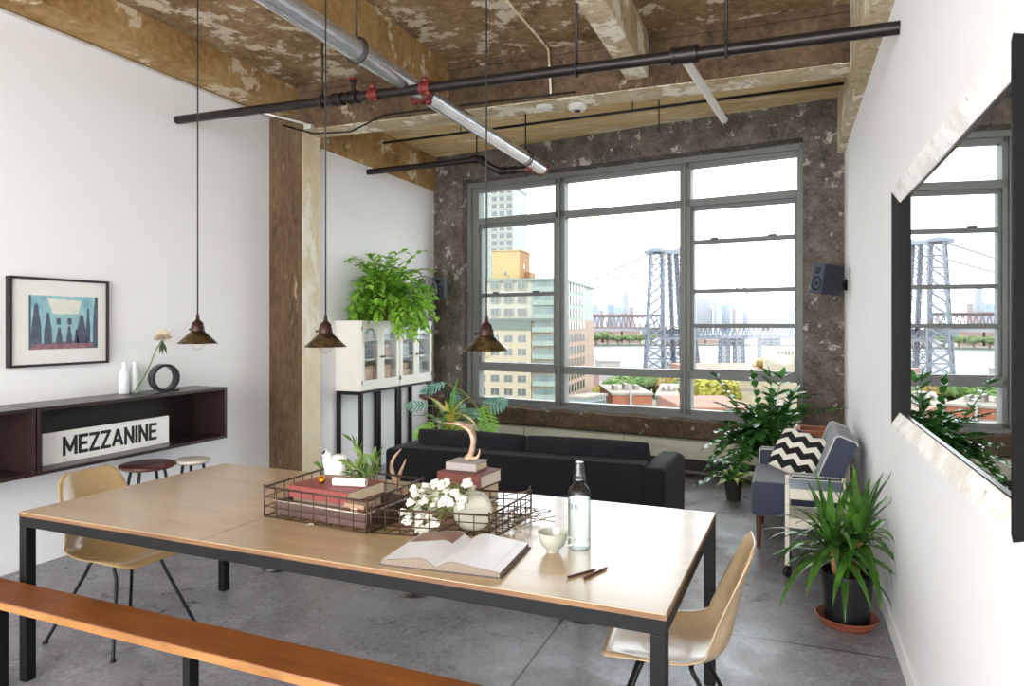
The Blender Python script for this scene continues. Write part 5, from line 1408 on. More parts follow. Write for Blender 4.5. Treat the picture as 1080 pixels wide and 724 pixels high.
# white flower spray
rg = random.Random(31)
fy = vq.y - 0.02
SPR = thing('flower_spray', 'spray of white blossoms spilling over the rim of the right basket', 'flowers', tp(460, 560) + Vector((0, 0, 0.01)))
blos = [(438, 521), (449, 513), (459, 510), (466, 512), (471, 508.5), (455, 520), (463, 520), (472, 517), (448, 528), (433, 530), (440, 538), (432, 543), (442, 548), (447, 542), (446, 559), (452, 556), (458, 552), (466, 531), (475, 530), (484, 524), (493, 509.5), (489, 527), (430, 549), (425, 540), (457, 535), (470, 526), (443, 531), (451, 517), (461, 527), (449, 562), (440, 556), (437, 513+3), (480, 519), (486, 533), (453, 546), (445, 520)]
M_petal = leafmat('petal_white', '#e9e6da', '#f8f6ef', 0.5)
st = BM(); lf = BM()
root_p = Vector((vq.x-0.02, vq.y+0.03, TZ+0.10))
pl0 = None
for (u, v) in blos:
    if v > 545: yy = tp(u, 564).y - 0.01
    else: yy = fy - 0.04 + rg.uniform(-0.06, 0.05)
    p = at(u, v, Y=yy); p.z = max(p.z, TZ+0.02)
    b = BM()
    r = rg.uniform(0.017, 0.024)
    for k in range(11):
        a = k*2*PI/5.5 + rg.uniform(-.3, .3); el = 0.25 if k < 6 else 0.95
        d = Vector((math.cos(a)*math.cos(el), math.sin(a)*math.cos(el), math.sin(el)))
        # blossoms face the viewer and up
        d = Matrix.Rotation(R(45), 3, 'X') @ d
        leaflet(b, p - Vector((0, 0, 0.004)), d, Vector((0, -0.7, 0.7)), r*rg.uniform(0.9, 1.2), r*0.5)
    ball(b, p + Vector((0, -0.002, 0.002)), r*0.42, 8, 6)
    obj('blossom', b, M_petal, SPR, world=True, smooth=True)
    tube(st, smooth_path([root_p, root_p.lerp(p, 0.55) + Vector((0, 0.01, 0.025)), p], 4), 0.0018, 5)
    for k in range(2):
        q_ = root_p.lerp(p, rg.uniform(0.5, 0.95)) + Vector((rg.uniform(-.01, .01), rg.uniform(-.01, .02), rg.uniform(0, 0.02)))
        leaflet(lf, q_, Vector((rg.uniform(-1, 1), rg.uniform(-1, 0.5), rg.uniform(-0.6, 0.5))), Vector((rg.uniform(-.5, .5), -.5, 0.8)), rg.uniform(0.02, 0.035), 0.007)
obj('stems', st, plain('spray_stem', '#7f8a52', 0.6, var=0.2), SPR, world=True, smooth=True)
obj('leaves', lf, leafmat('spray_leaf', '#5d7438', '#93a561', 0.5), SPR, world=True, smooth=True)
# dried twigs at the right side of the right basket
rg = random.Random(8)
c0 = tp(540, 548)
DR = thing('dried_twigs', 'bundle of thin dark dried twigs at the right end of the right basket', 'twigs', c0)
b = BM(); pods = BM()
for i in range(16):
    p0 = tp(rg.uniform(516, 548), rg.uniform(545, 560)) + Vector((0, 0, rg.uniform(0.008, 0.03))); 
    a = rg.uniform(-0.3, 1.0); L = rg.uniform(0.08, 0.17)
    p1 = p0 + Vector((math.cos(a)*L, math.sin(a)*L, rg.uniform(0.0, 0.06)))
    tube(b, smooth_path([p0, p0.lerp(p1, 0.5) + Vector((0, 0, rg.uniform(-0.002, 0.015))), p1], 3), 0.0016, 5)
    for k in range(3):
        q_ = p0.lerp(p1, rg.uniform(0.4, 1)); ball(pods, q_ + Vector((rg.uniform(-.006, .006), rg.uniform(-.006, .006), 0.004)), rg.uniform(0.0025, 0.005), 6, 5, (1, 1.3, 0.8))
tube(b, smooth_path([tp(505, 548) + Vector((0, 0, 0.09)), at(530, 523, Y=c0.y), at(556, 518, Y=c0.y+0.02), at(559, 513, Y=c0.y+0.02)], 4), 0.002, 5)
obj('sticks', b, plain('dry_stick', '#6f6152', 0.8, var=0.2), DR, world=True, smooth=True)
obj('pods', pods, plain('dry_pod', '#6a5c50', 0.8, var=0.3), DR, world=True, smooth=True)
# fallen blossom in front of the left basket
fb_ = tp(327, 556); b = BM()
for k in range(6): leaflet(b, fb_ + Vector((0, 0, 0.006)), Vector((math.cos(k*1.05), math.sin(k*1.05), 0.35)), Vector((0, 0, 1)), 0.018, 0.006)
solo('fallen_blossom', b, M_petal, fb_, 'single tiny white blossom lying on the table before the left basket', 'flower', smooth=True)

# ---- open book
M_page = plain('page_white', '#e6e6e9', 0.35, var=0.03, scale=14, coat=0.25)
M_pageblk = plain('page_block', '#7f7264', 0.8, var=0.12, scale=80)  # page edges darkened, their shadow put into the colour
M_bcov = plain('book_board', '#5e5450', 0.6, var=0.1)
sF, sB = tp(459, 603), tp(497, 572)
lF, rF = tp(402, 595.5), tp(521, 619)
dep = (sB - sF); D_ = dep.length; yd = dep.normalized(); xd = Vector((yd.y, -yd.x, 0))
wR = abs((rF - sF).dot(xd)); wL = abs((lF - sF).dot(xd))
OB = thing('open_book', 'large open book lying near the front edge of the table', 'book', sF, math.atan2(xd.y, xd.x))
def page_half(bm, sgn, w, h, d, z0=0.004, n=16, top_only=False):
    prof = []
    for i in range(n+1):
        t = i/n
        z = h*(0.25 + 0.75*math.sin(min(1, t*3.2)*PI/2)) * (1 - 0.62*max(0, t-0.22)/0.78)
        prof.append((sgn*w*t, z0 + z))
    if top_only:
        A = [bm.verts.new((x, 0.002, z+0.0006)) for x, z in prof]; B = [bm.verts.new((x, d-0.002, z+0.0006)) for x, z in prof]
        for i in range(n): bm.faces.new((A[i], A[i+1], B[i+1], B[i]))
    else:
        pts = prof + [(sgn*w, z0), (0, z0)]
        prism(bm, pts if sgn > 0 else pts[::-1], 'y', 0, d)
for sgn, w in ((-1, wL*0.98), (1, wR*0.98)):
    b = BM(); page_half(b, sgn, w, 0.036, D_); obj('page_block', b, M_pageblk, OB)
    b = BM(); page_half(b, sgn, w, 0.036, D_, top_only=True); obj('open_page', b, M_page, OB, smooth=True)
b = BM(); box(b, (-wL-0.004, -0.004, 0), (-0.001, D_+0.004, 0.003)); box(b, (0.001, -0.004, 0), (wR+0.004, D_+0.004, 0.003)); box(b, (-0.008, -0.003, 0), (0.008, D_+0.003, 0.0025)); obj('cover', b, M_bcov, OB)
# printed picture and lines of text
def on_page(sgn, w, x0, x1, y0, y1, m, name):
    b = BM(); n = 32; h = 0.036; rows = []
    for i in range(n+1):
        t = x0 + (x1-x0)*i/n
        z = h*(0.25 + 0.75*math.sin(min(1, t*3.2)*PI/2)) * (1 - 0.62*max(0, t-0.22)/0.78)
        rows.append((b.verts.new((sgn*w*t, y0*D_, 0.004+z+0.0018)), b.verts.new((sgn*w*t, y1*D_, 0.004+z+0.0018))))
    for A, B in zip(rows, rows[1:]): b.faces.new((A[0], B[0], B[1], A[1]))
    obj(name, b, m, OB, smooth=True)
on_page(-1, wL*0.98, 0.12, 0.97, 0.62, 0.97, plain('print_picture', '#8a6a5c', 0.4, var=0.35, scale=14), 'printed_picture')
M_grey_line = plain('print_grey', '#c3c3c2', 0.5)
for i in range(5): on_page(1, wR*0.98, 0.86, 0.87, 0.08+0.17*i, 0.20+0.17*i, M_grey_line, 'text_column')

# ---- bottle with glass stopper
bq = tp(611, 579)
BOT = thing('water_bottle', 'clear glass bottle of water with a tall glass stopper', 'bottle', bq)
def gl(name, tint, ior): return glass(name, tint, ior)
M_bot = glass('bottle_glass', (0.95, 0.97, 0.96, 1), 1.5, edge=(0.25, 0.29, 0.28, 1))
r_ = 0.0425
b = BM(); lathe(b, [(0, 0.0), (r_*0.9, 0.0), (r_, 0.006), (r_, 0.200), (r_*0.96, 0.214), (r_*0.84, 0.226), (r_*0.62, 0.236), (0.0215, 0.241), (0.020, 0.246), (0.025, 0.251), (0.025, 0.262), (0.021, 0.266), (0.018, 0.266)], 40)
obj('body', b, M_bot, BOT, smooth=True, auto=60)
b = BM(); lathe(b, [(0, 0.0125), (r_*0.91, 0.0125), (r_*0.91, 0.188), (0, 0.188)], 36); obj('water', b, glass('water', (0.93, 0.95, 0.94, 1), 1.33, edge=(0.55, 0.60, 0.56, 1)), BOT, smooth=True, auto=40)
b = BM(); lathe(b, [(0, 0.255), (0.0165, 0.255), (0.0225, 0.267), (0.0225, 0.275), (0.017, 0.318), (0.0155, 0.322), (0, 0.322)], 32); obj('stopper', b, glass('stopper_glass', (0.58, 0.59, 0.60, 1), 1.8, 0.15, edge=(0.2, 0.2, 0.21, 1)), BOT, smooth=True, auto=40)
b = BM()
lathe(b, [(r_+0.0004, 0.155), (r_+0.0006, 0.156), (r_+0.0006, 0.172), (r_+0.0004, 0.173)], 40)
for f in list(b.faces):
    c_ = f.calc_center_median(); a = math.atan2(c_.y, c_.x)
    if not (-PI*0.95 < a < -PI*0.45) or int((a+PI)*9) % 3 == 0: b.faces.remove(f)
obj('raised_band', b, glass('glass_relief', (0.55, 0.57, 0.57, 1), 1.4), BOT)
# ---- cup
cq_ = tp(583, 582)
CUP = thing('teacup', 'small pale celadon teacup left of the glass bottle', 'cup', cq_, R(10))
M_cel = plain('celadon', '#b4b7a7', 0.2, var=0.02, coat=0.5)
b = BM(); lathe(b, [(0, 0.004), (0.019, 0.004), (0.020, 0), (0.023, 0), (0.023, 0.008), (0.040, 0.024), (0.051, 0.048), (0.055, 0.072), (0.0535, 0.073), (0.049, 0.05), (0.038, 0.027), (0.02, 0.012), (0, 0.010)], 40); obj('bowl', b, M_cel, CUP, smooth=True, auto=60)
b = BM(); tube(b, smooth_path([(0.050, 0, 0.052), (0.066, 0, 0.055), (0.074, 0, 0.043), (0.068, 0, 0.028), (0.044, 0, 0.026)], 5), 0.0038, 8); obj('handle', b, M_cel, CUP, smooth=True)
# ---- two dark sticks
M_dk = plain('dark_pencil', '#4a2a2c', 0.4, var=0.1)
for (a, c, lab) in (((599, 610.5), (629, 602.5), 'dark reddish pencil on the table below the bottle, the left one of two'), ((616, 612), (641, 600), 'dark reddish pencil on the table below the bottle, the right one of two')):
    p0, p1 = tp(*a), tp(*c); dz = Vector((0, 0, 0.0046)); d_ = (p1-p0).normalized()
    T = thing('pencil', lab, 'pencil', (p0+p1)/2, math.atan2(d_.y, d_.x), 'pencils on the table')
    b = BM(); tube(b, [p0+dz, p0.lerp(p1, 0.88)+dz], 0.0045, 6); obj('barrel', b, M_dk, T, world=True)
    b = BM(); tube(b, [p0.lerp(p1, 0.88)+dz, p1+dz], [0.0045, 0.001], 6); obj('tip', b, plain('pencil_wood', '#8a5a4a', 0.6), T, world=True)
# ================================================================== OUTSIDE
GZ, WZ = -22.0, -33.0
def dk(h, k=2.6):
    k = k*1.22
    """paint colours of the town, noted as seen in full overcast light and brought back to their own reflectance"""
    c = srgb(h)[:3]
    def g(x):
        x = x/k
        x = 12.92*x if x <= 0.0031308 else 1.055*x**(1/2.4)-0.055
        return int(round(max(0, min(1, x))*255))
    return '#%02x%02x%02x' % tuple(g(x) for x in c)
b = BM(); box(b, (-260, 9.5, GZ-1), (300, 330, GZ)); struct('ground', b, plain('ground_pavement', dk('#dccdb8', 4), 0.9, var=0.15, scale=0.08))
b = BM(); box(b, (-1500, 330, WZ-1), (1700, 2600, WZ))
def water():
    m, nt, p = base('river_water'); f = noise_n(nt, coords(nt, (0.02, 0.06, 1)), 3, 6)
    nt.links.new(ramp(nt, f, [(0.35, dk('#b5bdc0', 4)), (0.65, dk('#cfd5d6', 4))]), p.inputs['Base Color']); p.inputs['Roughness'].default_value = 0.5; p.inputs['Specular IOR Level'].default_value = 0.12
    return m
o = struct('river', b, water())
def fr(d): return Vector((-sn*d, cs*d, 0))
def lat(u, d): return (u-540)/F*d
def pxz(v, d): return EYE + (343-v)/F*d
def ext(u, v, d): return at(u, v, d=d)
M_win = plain('building_glass', dk('#62716b'), 0.15, var=0.3, scale=0.4, spec=0.8)
def rect_bld(label, name, A, ang, w, dp, z0, z1, m, roofm=None, cat='building'):
    """box building: corner A, front along ang, depth to the back; returns thing and its local matrix (x along front, y into depth)"""
    T = thing(name, label, cat, (A.x, A.y, z0), ang)
    b = BM(); box(b, (0, 0, 0), (w, dp, z1-z0)); obj('walls', b, m, T)
    b = BM(); box(b, (-0.3, -0.3, z1-z0), (w+0.3, dp+0.3, z1-z0+0.5)); obj('roof', b, roofm or m, T)
    return T
# --- beige apartment building on the left with a green glass corner
dcn = 160.0; cA = ext(588.5, 343, dcn)
fdir = (-0.954*Vector((cs, sn, 0)) + 0.30*Vector((-sn, cs, 0))).normalized()      # away to the left
sdir = (0.30*Vector((cs, sn, 0)) + 0.954*Vector((-sn, cs, 0))).normalized()       # the side face, going back
zr_ = pxz(293, dcn)
M_beige = plain('facade_cream', dk('#ecdcbc'), 0.85, var=0.05, scale=0.2)
M_teal = plain('facade_green', dk('#b5c9bd'), 0.5, var=0.08, scale=0.3)
M_pinkf = plain('facade_pink', dk('#e0c0a8'), 0.85, var=0.05, scale=0.2)
W_F, D_F = 40.0, 42.0
Lf = math.atan2(-fdir.y, -fdir.x)
oA = Vector((cA.x, cA.y, 0)) + fdir*W_F
APT = thing('apartment_building', 'tall cream apartment building with green glass corner seen through the window', 'building', (oA.x, oA.y, GZ), Lf)
H_ = zr_ - GZ
# local: x along front (corner at x=W_F), y back
b = BM(); box(b, (0, 0, 0), (W_F-6.4, D_F, H_-9.6)); box(b, (W_F-6.4, 0.8, 0), (W_F-0.0, D_F, H_-9.6)); obj('walls', b, M_beige, APT)
b = BM(); box(b, (0, 0.3, H_-9.6), (W_F-6.4, D_F, H_-0.6)); obj('upper_storeys', b, plain('facade_pale', dk('#ecebd8'), 0.8, var=0.04, scale=0.2), APT)
b = BM(); box(b, (W_F-6.4, 0.3, H_-9.6), (W_F, D_F, H_-0.6)); obj('green_storeys', b, M_teal, APT)
b = BM(); box(b, (W_F, 0.8, 0), (W_F+0.25, D_F, H_-9.6)); obj('pink_side', b, M_pinkf, APT)
b = BM(); box(b, (-0.4, -0.2, H_-0.6), (W_F+0.5, D_F+0.4, H_)); obj('cornice', b, plain('cornice_green', dk('#a2b5aa'), 0.6), APT)
b = BM(); box(b, (0, -0.25, H_-9.9), (W_F+0.4, 0.3, H_-9.3)); box(b, (0, -0.15, H_-12.0), (W_F-6.4, 0.1, H_-9.9)); obj('belt', b, plain('belt_green', dk('#84958a'), 0.6, var=0.1), APT)
def win(x, z, w, h):
    b = BM()
    box(b, (x-w/2, -0.03, z), (x+w/2, 0.06, z+h)); box(b, (x-w/2, 0.25, z), (x+w/2, 0.31, z+h)) if False else None
    f = obj('window', b, plain_frame, APT)
    b = BM(); g = 0.16
    box(b, (x-w/2+g, -0.06, z+g), (x-0.06, -0.03, z+h-g)); box(b, (x+0.06, -0.06, z+g), (x+w/2-g, -0.03, z+h-g))
    obj('pane', b, M_win, f)
plain_frame = plain('window_trim', dk('#e6e0c8'), 0.7)
for r in range(9):
    z = H_ - 3.1*(r+1) + 0.55
    y_off = 0
    for c in range(4):
        x = W_F - 6.4 - 2.2 - c*3.3
        win(x, z, 2.3, 1.9)
    # balcony bays of the green corner
    b = BM(); box(b, (W_F-6.1, -0.35, z-0.6), (W_F-0.3, 0.8, z-0.42)); box(b, (W_F-6.1, -0.35, z-0.42), (W_F-0.3, -0.28, z+0.55)); obj('balcony', b, M_teal, APT)
    b = BM(); box(b, (W_F-5.9, 0.24 if r < 3 else 0.72, z-0.3), (W_F-0.5, 0.32 if r < 3 else 0.8, z+1.9)); 
    obj('bay_glass', b, plain('bay_glass', dk('#93aea6'), 0.2, var=0.25, scale=0.5) if r == 0 else bpy.data.materials['bay_glass'], APT)
for r in range(9):
    z = H_ - 3.1*(r+1) + 0.5
    for c in range(8):
        y = 2.2 + c*3.5
        b = BM(); box(b, (W_F+0.2, y, z), (W_F+0.33 if r >= 3 else W_F+0.1, y+2.0, z+2.1)); box(b, (W_F-0.05, y, z), (W_F+0.06, y+2.0, z+2.1)); obj('side_window', b, M_win, APT)
# penthouse on its roof: yellow with an orange-brown shaded side
M_yel = plain('penthouse_yellow', dk('#f2d495'), 0.85, var=0.03, scale=0.2)
pA = ext(548, 343, 176.0)
PH = thing('roof_penthouse', 'yellow windowless block on the roof of the cream apartment building', 'building', (pA.x, pA.y, zr_), Lf)
ph = pxz(264.5, 176) - zr_
b = BM(); box(b, (-7.3, 0, 0), (0, 9, ph)); obj('walls', b, M_yel, PH)
b = BM(); box(b, (0, 0.01, 0), (0.15, 9, ph)); box(b, (0.15, 4, 0), (1.6, 9, ph*0.35)); obj('brown_side', b, plain('penthouse_brown', dk('#d39a62'), 0.85, var=0.05), PH)
b = BM(); box(b, (-7.5, -0.2, ph), (0.35, 9.2, ph+0.25)); obj('coping', b, M_yel, PH)
b = BM(); box(b, (-4.0, -0.06, ph*0.22), (-3.4, 0.0, ph*0.32)); box(b, (0.15, 3, ph*0.45), (0.2, 3.8, ph*0.6)); obj('vent', b, M_win, PH)
b = BM(); 
for x in (-2.6, 1.4): tube(b, [(x, -1, 0), (x, -1, 1.6)], 0.08, 6)
obj('roof_pipe', b, M_win, PH)
# pale glass tower behind
tA_ = ext(541, 343, 300.0)
M_tower = plain('tower_pale', dk('#d3deda'), 0.6, var=0.06, scale=0.1)
TWR = thing('glass_tower', 'tall pale grey-green tower rising behind the yellow roof block', 'tower', (tA_.x, tA_.y, GZ), Lf)
th_ = pxz(197, 300) - GZ
b = BM(); box(b, (-26, 0, 0), (0, 22, th_)); obj('walls', b, M_tower, TWR)
b = BM(); box(b, (-26.3, -0.3, th_), (0.3, 22, th_+1)); obj('roof', b, M_tower, TWR)
b = BM(); box(b, (-16, -0.5, 0), (-11.5, 0, th_)); obj('green_glass_bay', b, plain('bay_teal', dk('#c9e3da'), 0.3, var=0.1), TWR)
for r in range(20):
    z = th_ - 3.2*(r+1)
    for c in range(3):
        x = -9.6 + c*3.4
        b = BM(); box(b, (x, -0.12, z+0.6), (x+2.3, 0, z+2.5)); obj('window', b, M_win, TWR)
    b = BM(); box(b, (-11.3, -0.25, z-0.1), (0.2, 0, z+0.25)); obj('floor_band', b, plain_frame, TWR)

# --- suspension bridge
DB = 540.0
M_bsteel = plain('bridge_steel', dk('#a3acba'), 0.6, 0.2, var=0.08, scale=0.05)
M_bsteel_d = plain('bridge_steel_dark', dk('#7f8a9f'), 0.6, 0.2, var=0.08, scale=0.05)
M_bred = plain('bridge_rail_red', dk('#b08d88'), 0.7, var=0.15, scale=0.05)
M_bdeck = plain('bridge_deck_pale', dk('#cfcfd4'), 0.7)
def bp3(u, v, d=DB): return ext(u, v, d)
BRG = thing('suspension_bridge', 'grey steel suspension bridge crossing the river with one tall lattice tower', 'bridge', bp3(697, 390))
def lattice_leg(bm, p0, p1, w0, w1, dpt, n, r=0.55):
    """four-posted lattice leg from p0 (foot) to p1 (top)"""
    ax = Vector((cs, sn, 0)); ay = Vector((-sn, cs, 0))
    def cor(t):
        c = p0.lerp(p1, t); w = w0 + (w1-w0)*t
        return [c + ax*sx_*w/2 + ay*sy_*dpt/2 for sx_, sy_ in ((-1, -1), (1, -1), (1, 1), (-1, 1))]
    for k in range(4): tube(bm, [cor(0)[k], cor(1)[k]], r, 4)
    for i in range(n):
        a, c = cor(i/n), cor((i+1)/n)
        for k in range(4):
            k2 = (k+1) % 4
            tube(bm, [a[k], c[k2]], r*0.6, 3, caps=False); tube(bm, [a[k2], c[k]], r*0.6, 3, caps=False); tube(bm, [c[k], c[k2]], r*0.6, 3, caps=False)
legs = ((690, 692.5, DB), (705, 702.5, DB+22), (716, 710, DB+40), (728, 718, DB+55))
for i, (ub, ut, d) in enumerate(legs):
    b = BM(); lattice_leg(b, bp3(ub, 390, d), bp3(ut, 268, d), 14 if i in (0, 3) else 8, 8.5 if i in (0, 3) else 5.5, 8, 11, 0.85 if i in (0, 3) else 0.7)
    obj('tower_leg', b, M_bsteel if i in (0, 3) else M_bsteel_d, BRG, world=True)
b = BM()
for (v, th2) in ((266, 3.2), (349, 3.0), (352, 2.0), (392, 3.0)):
    p0, p1 = bp3(684 if v == 266 else 681, v, DB-2), bp3(724 if v == 266 else 735, v, DB+58)
    dd = (p1-p0).normalized(); nn = Vector((-dd.y, dd.x, 0))*4
    A = [b.verts.new(q + s*nn + Vector((0, 0, z))) for q in (p0, p1) for s in (-1, 1) for z in (-th2/2, th2/2)]
    for f in ((0,1,3,2), (4,6,7,5), (0,4,5,1), (2,3,7,6), (0,2,6,4), (1,5,7,3)): b.faces.new([A[i] for i in f])
for (u, w) in ((690, 5),): pass
obj('tower_crossbeam', b, M_bsteel, BRG, world=True)
b = BM()
for (u, d) in ((692, DB), (718, DB+55)):
    c_ = bp3(u, 264.5, d); lathe(b, [(0, 3.5), (2, 2.8), (6.5, 1.0), (7, 0), (7, -1.5), (0, -1.5)], 8, c_)
obj('tower_cap', b, M_bsteel, BRG, world=True)
# deck with trusses: main span leftwards, side span rightwards
def span(name_, u0, u1, vt0, vb0, vt1, vb1, d0, d1, m, n, r, back=26):
    b = BM()
    for dd in (0, back):
        T0, B0_, T1, B1_ = bp3(u0, vt0, d0+dd), bp3(u0, vb0, d0+dd), bp3(u1, vt1, d1+dd), bp3(u1, vb1, d1+dd)
        tube(b, [T0, T1], r, 4); tube(b, [B0_, B1_], r, 4)
        for i in range(n):
            a, c = i/n, (i+1)/n
            tube(b, [B0_.lerp(B1_, a), T0.lerp(T1, (a+c)/2)], r*0.7, 3, caps=False); tube(b, [T0.lerp(T1, (a+c)/2), B0_.lerp(B1_, c)], r*0.7, 3, caps=False)
    obj(name_, b, m, BRG, world=True)
def road(u0, u1, v0, v1, d0, d1, m, th2=1.6, name_='deck', back=26):
    b = BM(); P_ = [bp3(u0, v0, d0), bp3(u1, v1, d1), bp3(u1, v1, d1+back), bp3(u0, v0, d0+back)]
    for p in (P_[2], P_[3]): pass
    P_[2].z = P_[1].z; P_[3].z = P_[0].z
    A = [b.verts.new(p) for p in P_] + [b.verts.new(p - Vector((0, 0, th2))) for p in P_]
    for f in ((0,1,2,3), (7,6,5,4), (0,4,5,1), (1,5,6,2), (2,6,7,3), (3,7,4,0)): b.faces.new([A[i] for i in f])
    obj(name_, b, m, BRG, world=True)
span('deck_truss', 470, 700, 332.5, 346, 332.5, 346, DB+10, DB+10, M_bred, 46, 0.8)
road(470, 700, 346.5, 346.5, DB+8, DB+8, M_bdeck, 2.2)
road(470, 700, 333.5, 333.5, DB+11, DB+11, M_bdeck, 1.0, 'upper_deck', 20)
span('deck_truss', 700, 900, 345, 355.5, 346, 354, DB+12, DB+40, M_bsteel_d, 40, 0.6)
road(700, 900, 356, 354.5, DB+9, DB+36, M_bsteel, 2.0)
road(700, 900, 344.5, 345.5, DB+10, DB+38, M_bred, 0.9, 'upper_deck', 20)
# cables
M_cable = plain('cable_steel', '#63666e', 0.6, 0.3)
for (pts, r) in (((( 690, 266), (655, 281.5), (623, 296), (560, 318), (470, 331)), 0.5), (((690, 281), (655, 294.5), (623, 306), (560, 325), (470, 333)), 0.45), (((722, 268), (745, 284), (790, 306), (835, 331), (870, 345)), 0.4), (((722, 276), (745, 289), (790, 310), (835, 334), (870, 346)), 0.4)):
    b = BM(); tube(b, smooth_path([bp3(u, v, DB + 15) for u, v in pts], 6), r*1.4, 5); obj('main_cable', b, M_cable, BRG, world=True, smooth=True)
b = BM()
for i in range(16):
    u = 686 - i*6.5; f = (690-u)/67
    tube(b, [bp3(u, 268 + 30*f + (3*f if f > 1 else 0), DB+15), bp3(u, 333, DB+15)], 0.14, 3, caps=False)
for i in range(14):
    u = 728 + i*7.5; tube(b, [bp3(u, 273 + (u-722)*0.51, DB+15), bp3(u, 345, DB+15)], 0.12, 3, caps=False)
obj('suspender', b, M_cable, BRG, world=True); BRG.children[-1]['kind'] = 'stuff'
for (ua, ub, vt, vb, d) in ((760, 783, 357, 390, DB-40), (801, 821.5, 357, 388, DB-10)):
    for uu in (ua+4.2, ub-4.2):
        b = BM(); lattice_leg(b, bp3(uu + (-1 if uu < (ua+ub)/2 else 1)*0.8, vb, d), bp3(uu, vt, d), 6.2, 5.6, 6, 6, 0.5)
        obj('approach_pier', b, M_bsteel_d, BRG, world=True)
    b = BM(); p0, p1 = bp3(ua, vt+4, d), bp3(ub, vt+4, d); tube(b, [p0, p1], 1.6, 4); tube(b, [bp3(ua, vt, d), bp3(ub, vt, d)], 1.4, 4); obj('pier_crossbeam', b, M_bsteel_d, BRG, world=True)
# tower's stone foot
b = BM(); p0 = bp3(698, 391, DB)
lathe(b, [(0, -6), (20, -6), (19, 1.0), (0, 1.0)], 16, (p0.x, p0.y, p0.z)); obj('stone_pier', b, plain('pier_stone', dk('#c9ae98'), 0.9, var=0.15), BRG, world=True)

# --- far bank
rg = random.Random(41)
b = BM(); p0, p1 = ext(380, 365, 1150), ext(1000, 365, 1150); ay_ = Vector((-sn, cs, 0))
A = [p0, p1, p1 + ay_*1200, p0 + ay_*1200]
v_ = [b.verts.new((p.x, p.y, WZ+z)) for z in (0.0, 3.0) for p in A]
for f in ((3,2,1,0), (4,5,6,7), (0,1,5,4), (1,2,6,5), (2,3,7,6), (3,0,4,7)): b.faces.new([v_[i] for i in f])
struct('far_bank', b, plain('far_bank_earth', dk('#b9b8a2',4), 0.9, var=0.1, scale=0.02))
M_tree_far = leafmat('far_trees', dk('#8fae62',2.2), dk('#bcd08c',2.2), 0.8, 0.05)
def crown(bm, c, rx, ry, rz, n, leaf, rg):
    """a crown of small leaf cards over several lobes"""
    lobes = [(c + Vector((rg.uniform(-.5, .5)*rx, rg.uniform(-.5, .5)*ry, rg.uniform(-.3, .45)*rz)), rg.uniform(0.45, 0.7)) for _ in range(7)]
    for i in range(n):
        lc, s = lobes[i % 7]; a = rg.uniform(0, 2*PI); z = rg.uniform(-0.8, 1)
        q = math.sqrt(max(0, 1-z*z)); d = Vector((math.cos(a)*q, math.sin(a)*q, z))
        p = lc + Vector((d.x*rx*s, d.y*ry*s, d.z*rz*s)) * rg.uniform(0.75, 1.05)
        t1 = (d.orthogonal() + Vector((rg.uniform(-.8, .8), rg.uniform(-.8, .8), rg.uniform(-.8, .8)))).normalized(); t2 = d.cross(t1); t2 = t2.normalized() if t2.length > 1e-3 else t1.orthogonal()
        l = leaf*rg.uniform(0.6, 1.3)
        bm.faces.new([bm.verts.new(p + t1*l*x + t2*l*y) for x, y in ((-1, 0), (0, -0.6), (1, 0), (0, 0.6))])
def tree(label, c, r, h, m, group=None, n=600, leaf=None, trunk=True):
    T = thing('tree', label, 'tree', c, 0, group)
    b = BM(); crown(b, Vector((0, 0, h*0.62)), r, r, h*0.40, n, leaf or r*0.16, rg); 
    lathe(b, [(0, h*0.32), (r*0.55, h*0.42), (r*0.72, h*0.62), (r*0.5, h*0.82), (0, h*0.92)], 9)
    obj('crown', b, m, T)
    if trunk:
        b = BM(); tube(b, [(0, 0, 0), (0, 0, h*0.5)], [r*0.10, r*0.05], 6); obj('trunk', b, plain('bark', '#5a4a3a', 0.9) if 'bark' not in bpy.data.materials else bpy.data.materials['bark'], T)
    return T
proto = None
for i in range(14):
    u = 560 + i*11.5 if i < 12 else 985 + (i-12)*12
    p = ext(u, 364, 1158 + rg.uniform(0, 8)); p.z = WZ + 3
    sc_ = rg.uniform(0.9, 1.25)
    if proto is None:
        proto = tree('rounded green tree in the row on the far river bank', p, 13, 18, M_tree_far, 'trees on the far river bank', 260, 2.6)
    else:
        r_2 = dup(proto, p, rg.uniform(0, 6)); r_2.scale = (sc_, sc_, sc_*rg.uniform(0.85, 1.0))
# red-brown housing blocks behind the bank trees
M_brick_far = plain('far_brick', dk('#cfaaa2'), 0.9, var=0.08, scale=0.02)
for i, (ua, ub, vt) in enumerate(((560, 585, 346), (587, 610, 344.5), (612, 634, 346.5), (637, 655, 345), (657, 676, 346.5), (726, 743, 357), (745, 768, 359))):
    d = 1250 if i < 5 else 1180; p = ext(ua, vt, d); 
    rect_bld('pinkish brick housing block on the far bank under the bridge deck' if i < 5 else ('low reddish pier building at the left foot of the right skyline' if i == 5 else 'low reddish pier shed just left of the first approach pier'), 'housing_block', Vector((p.x, p.y, 0)), YAW, (ub-ua)/F*d, 40, WZ+3, p.z, M_brick_far)
    if i < 5:
        for o_2 in bpy.data.objects:
            if o_2.name.startswith('housing_block') and 'group' not in o_2.keys() and 'under the bridge deck' in o_2.get('label', ''): o_2['group'] = 'housing blocks under the bridge deck'
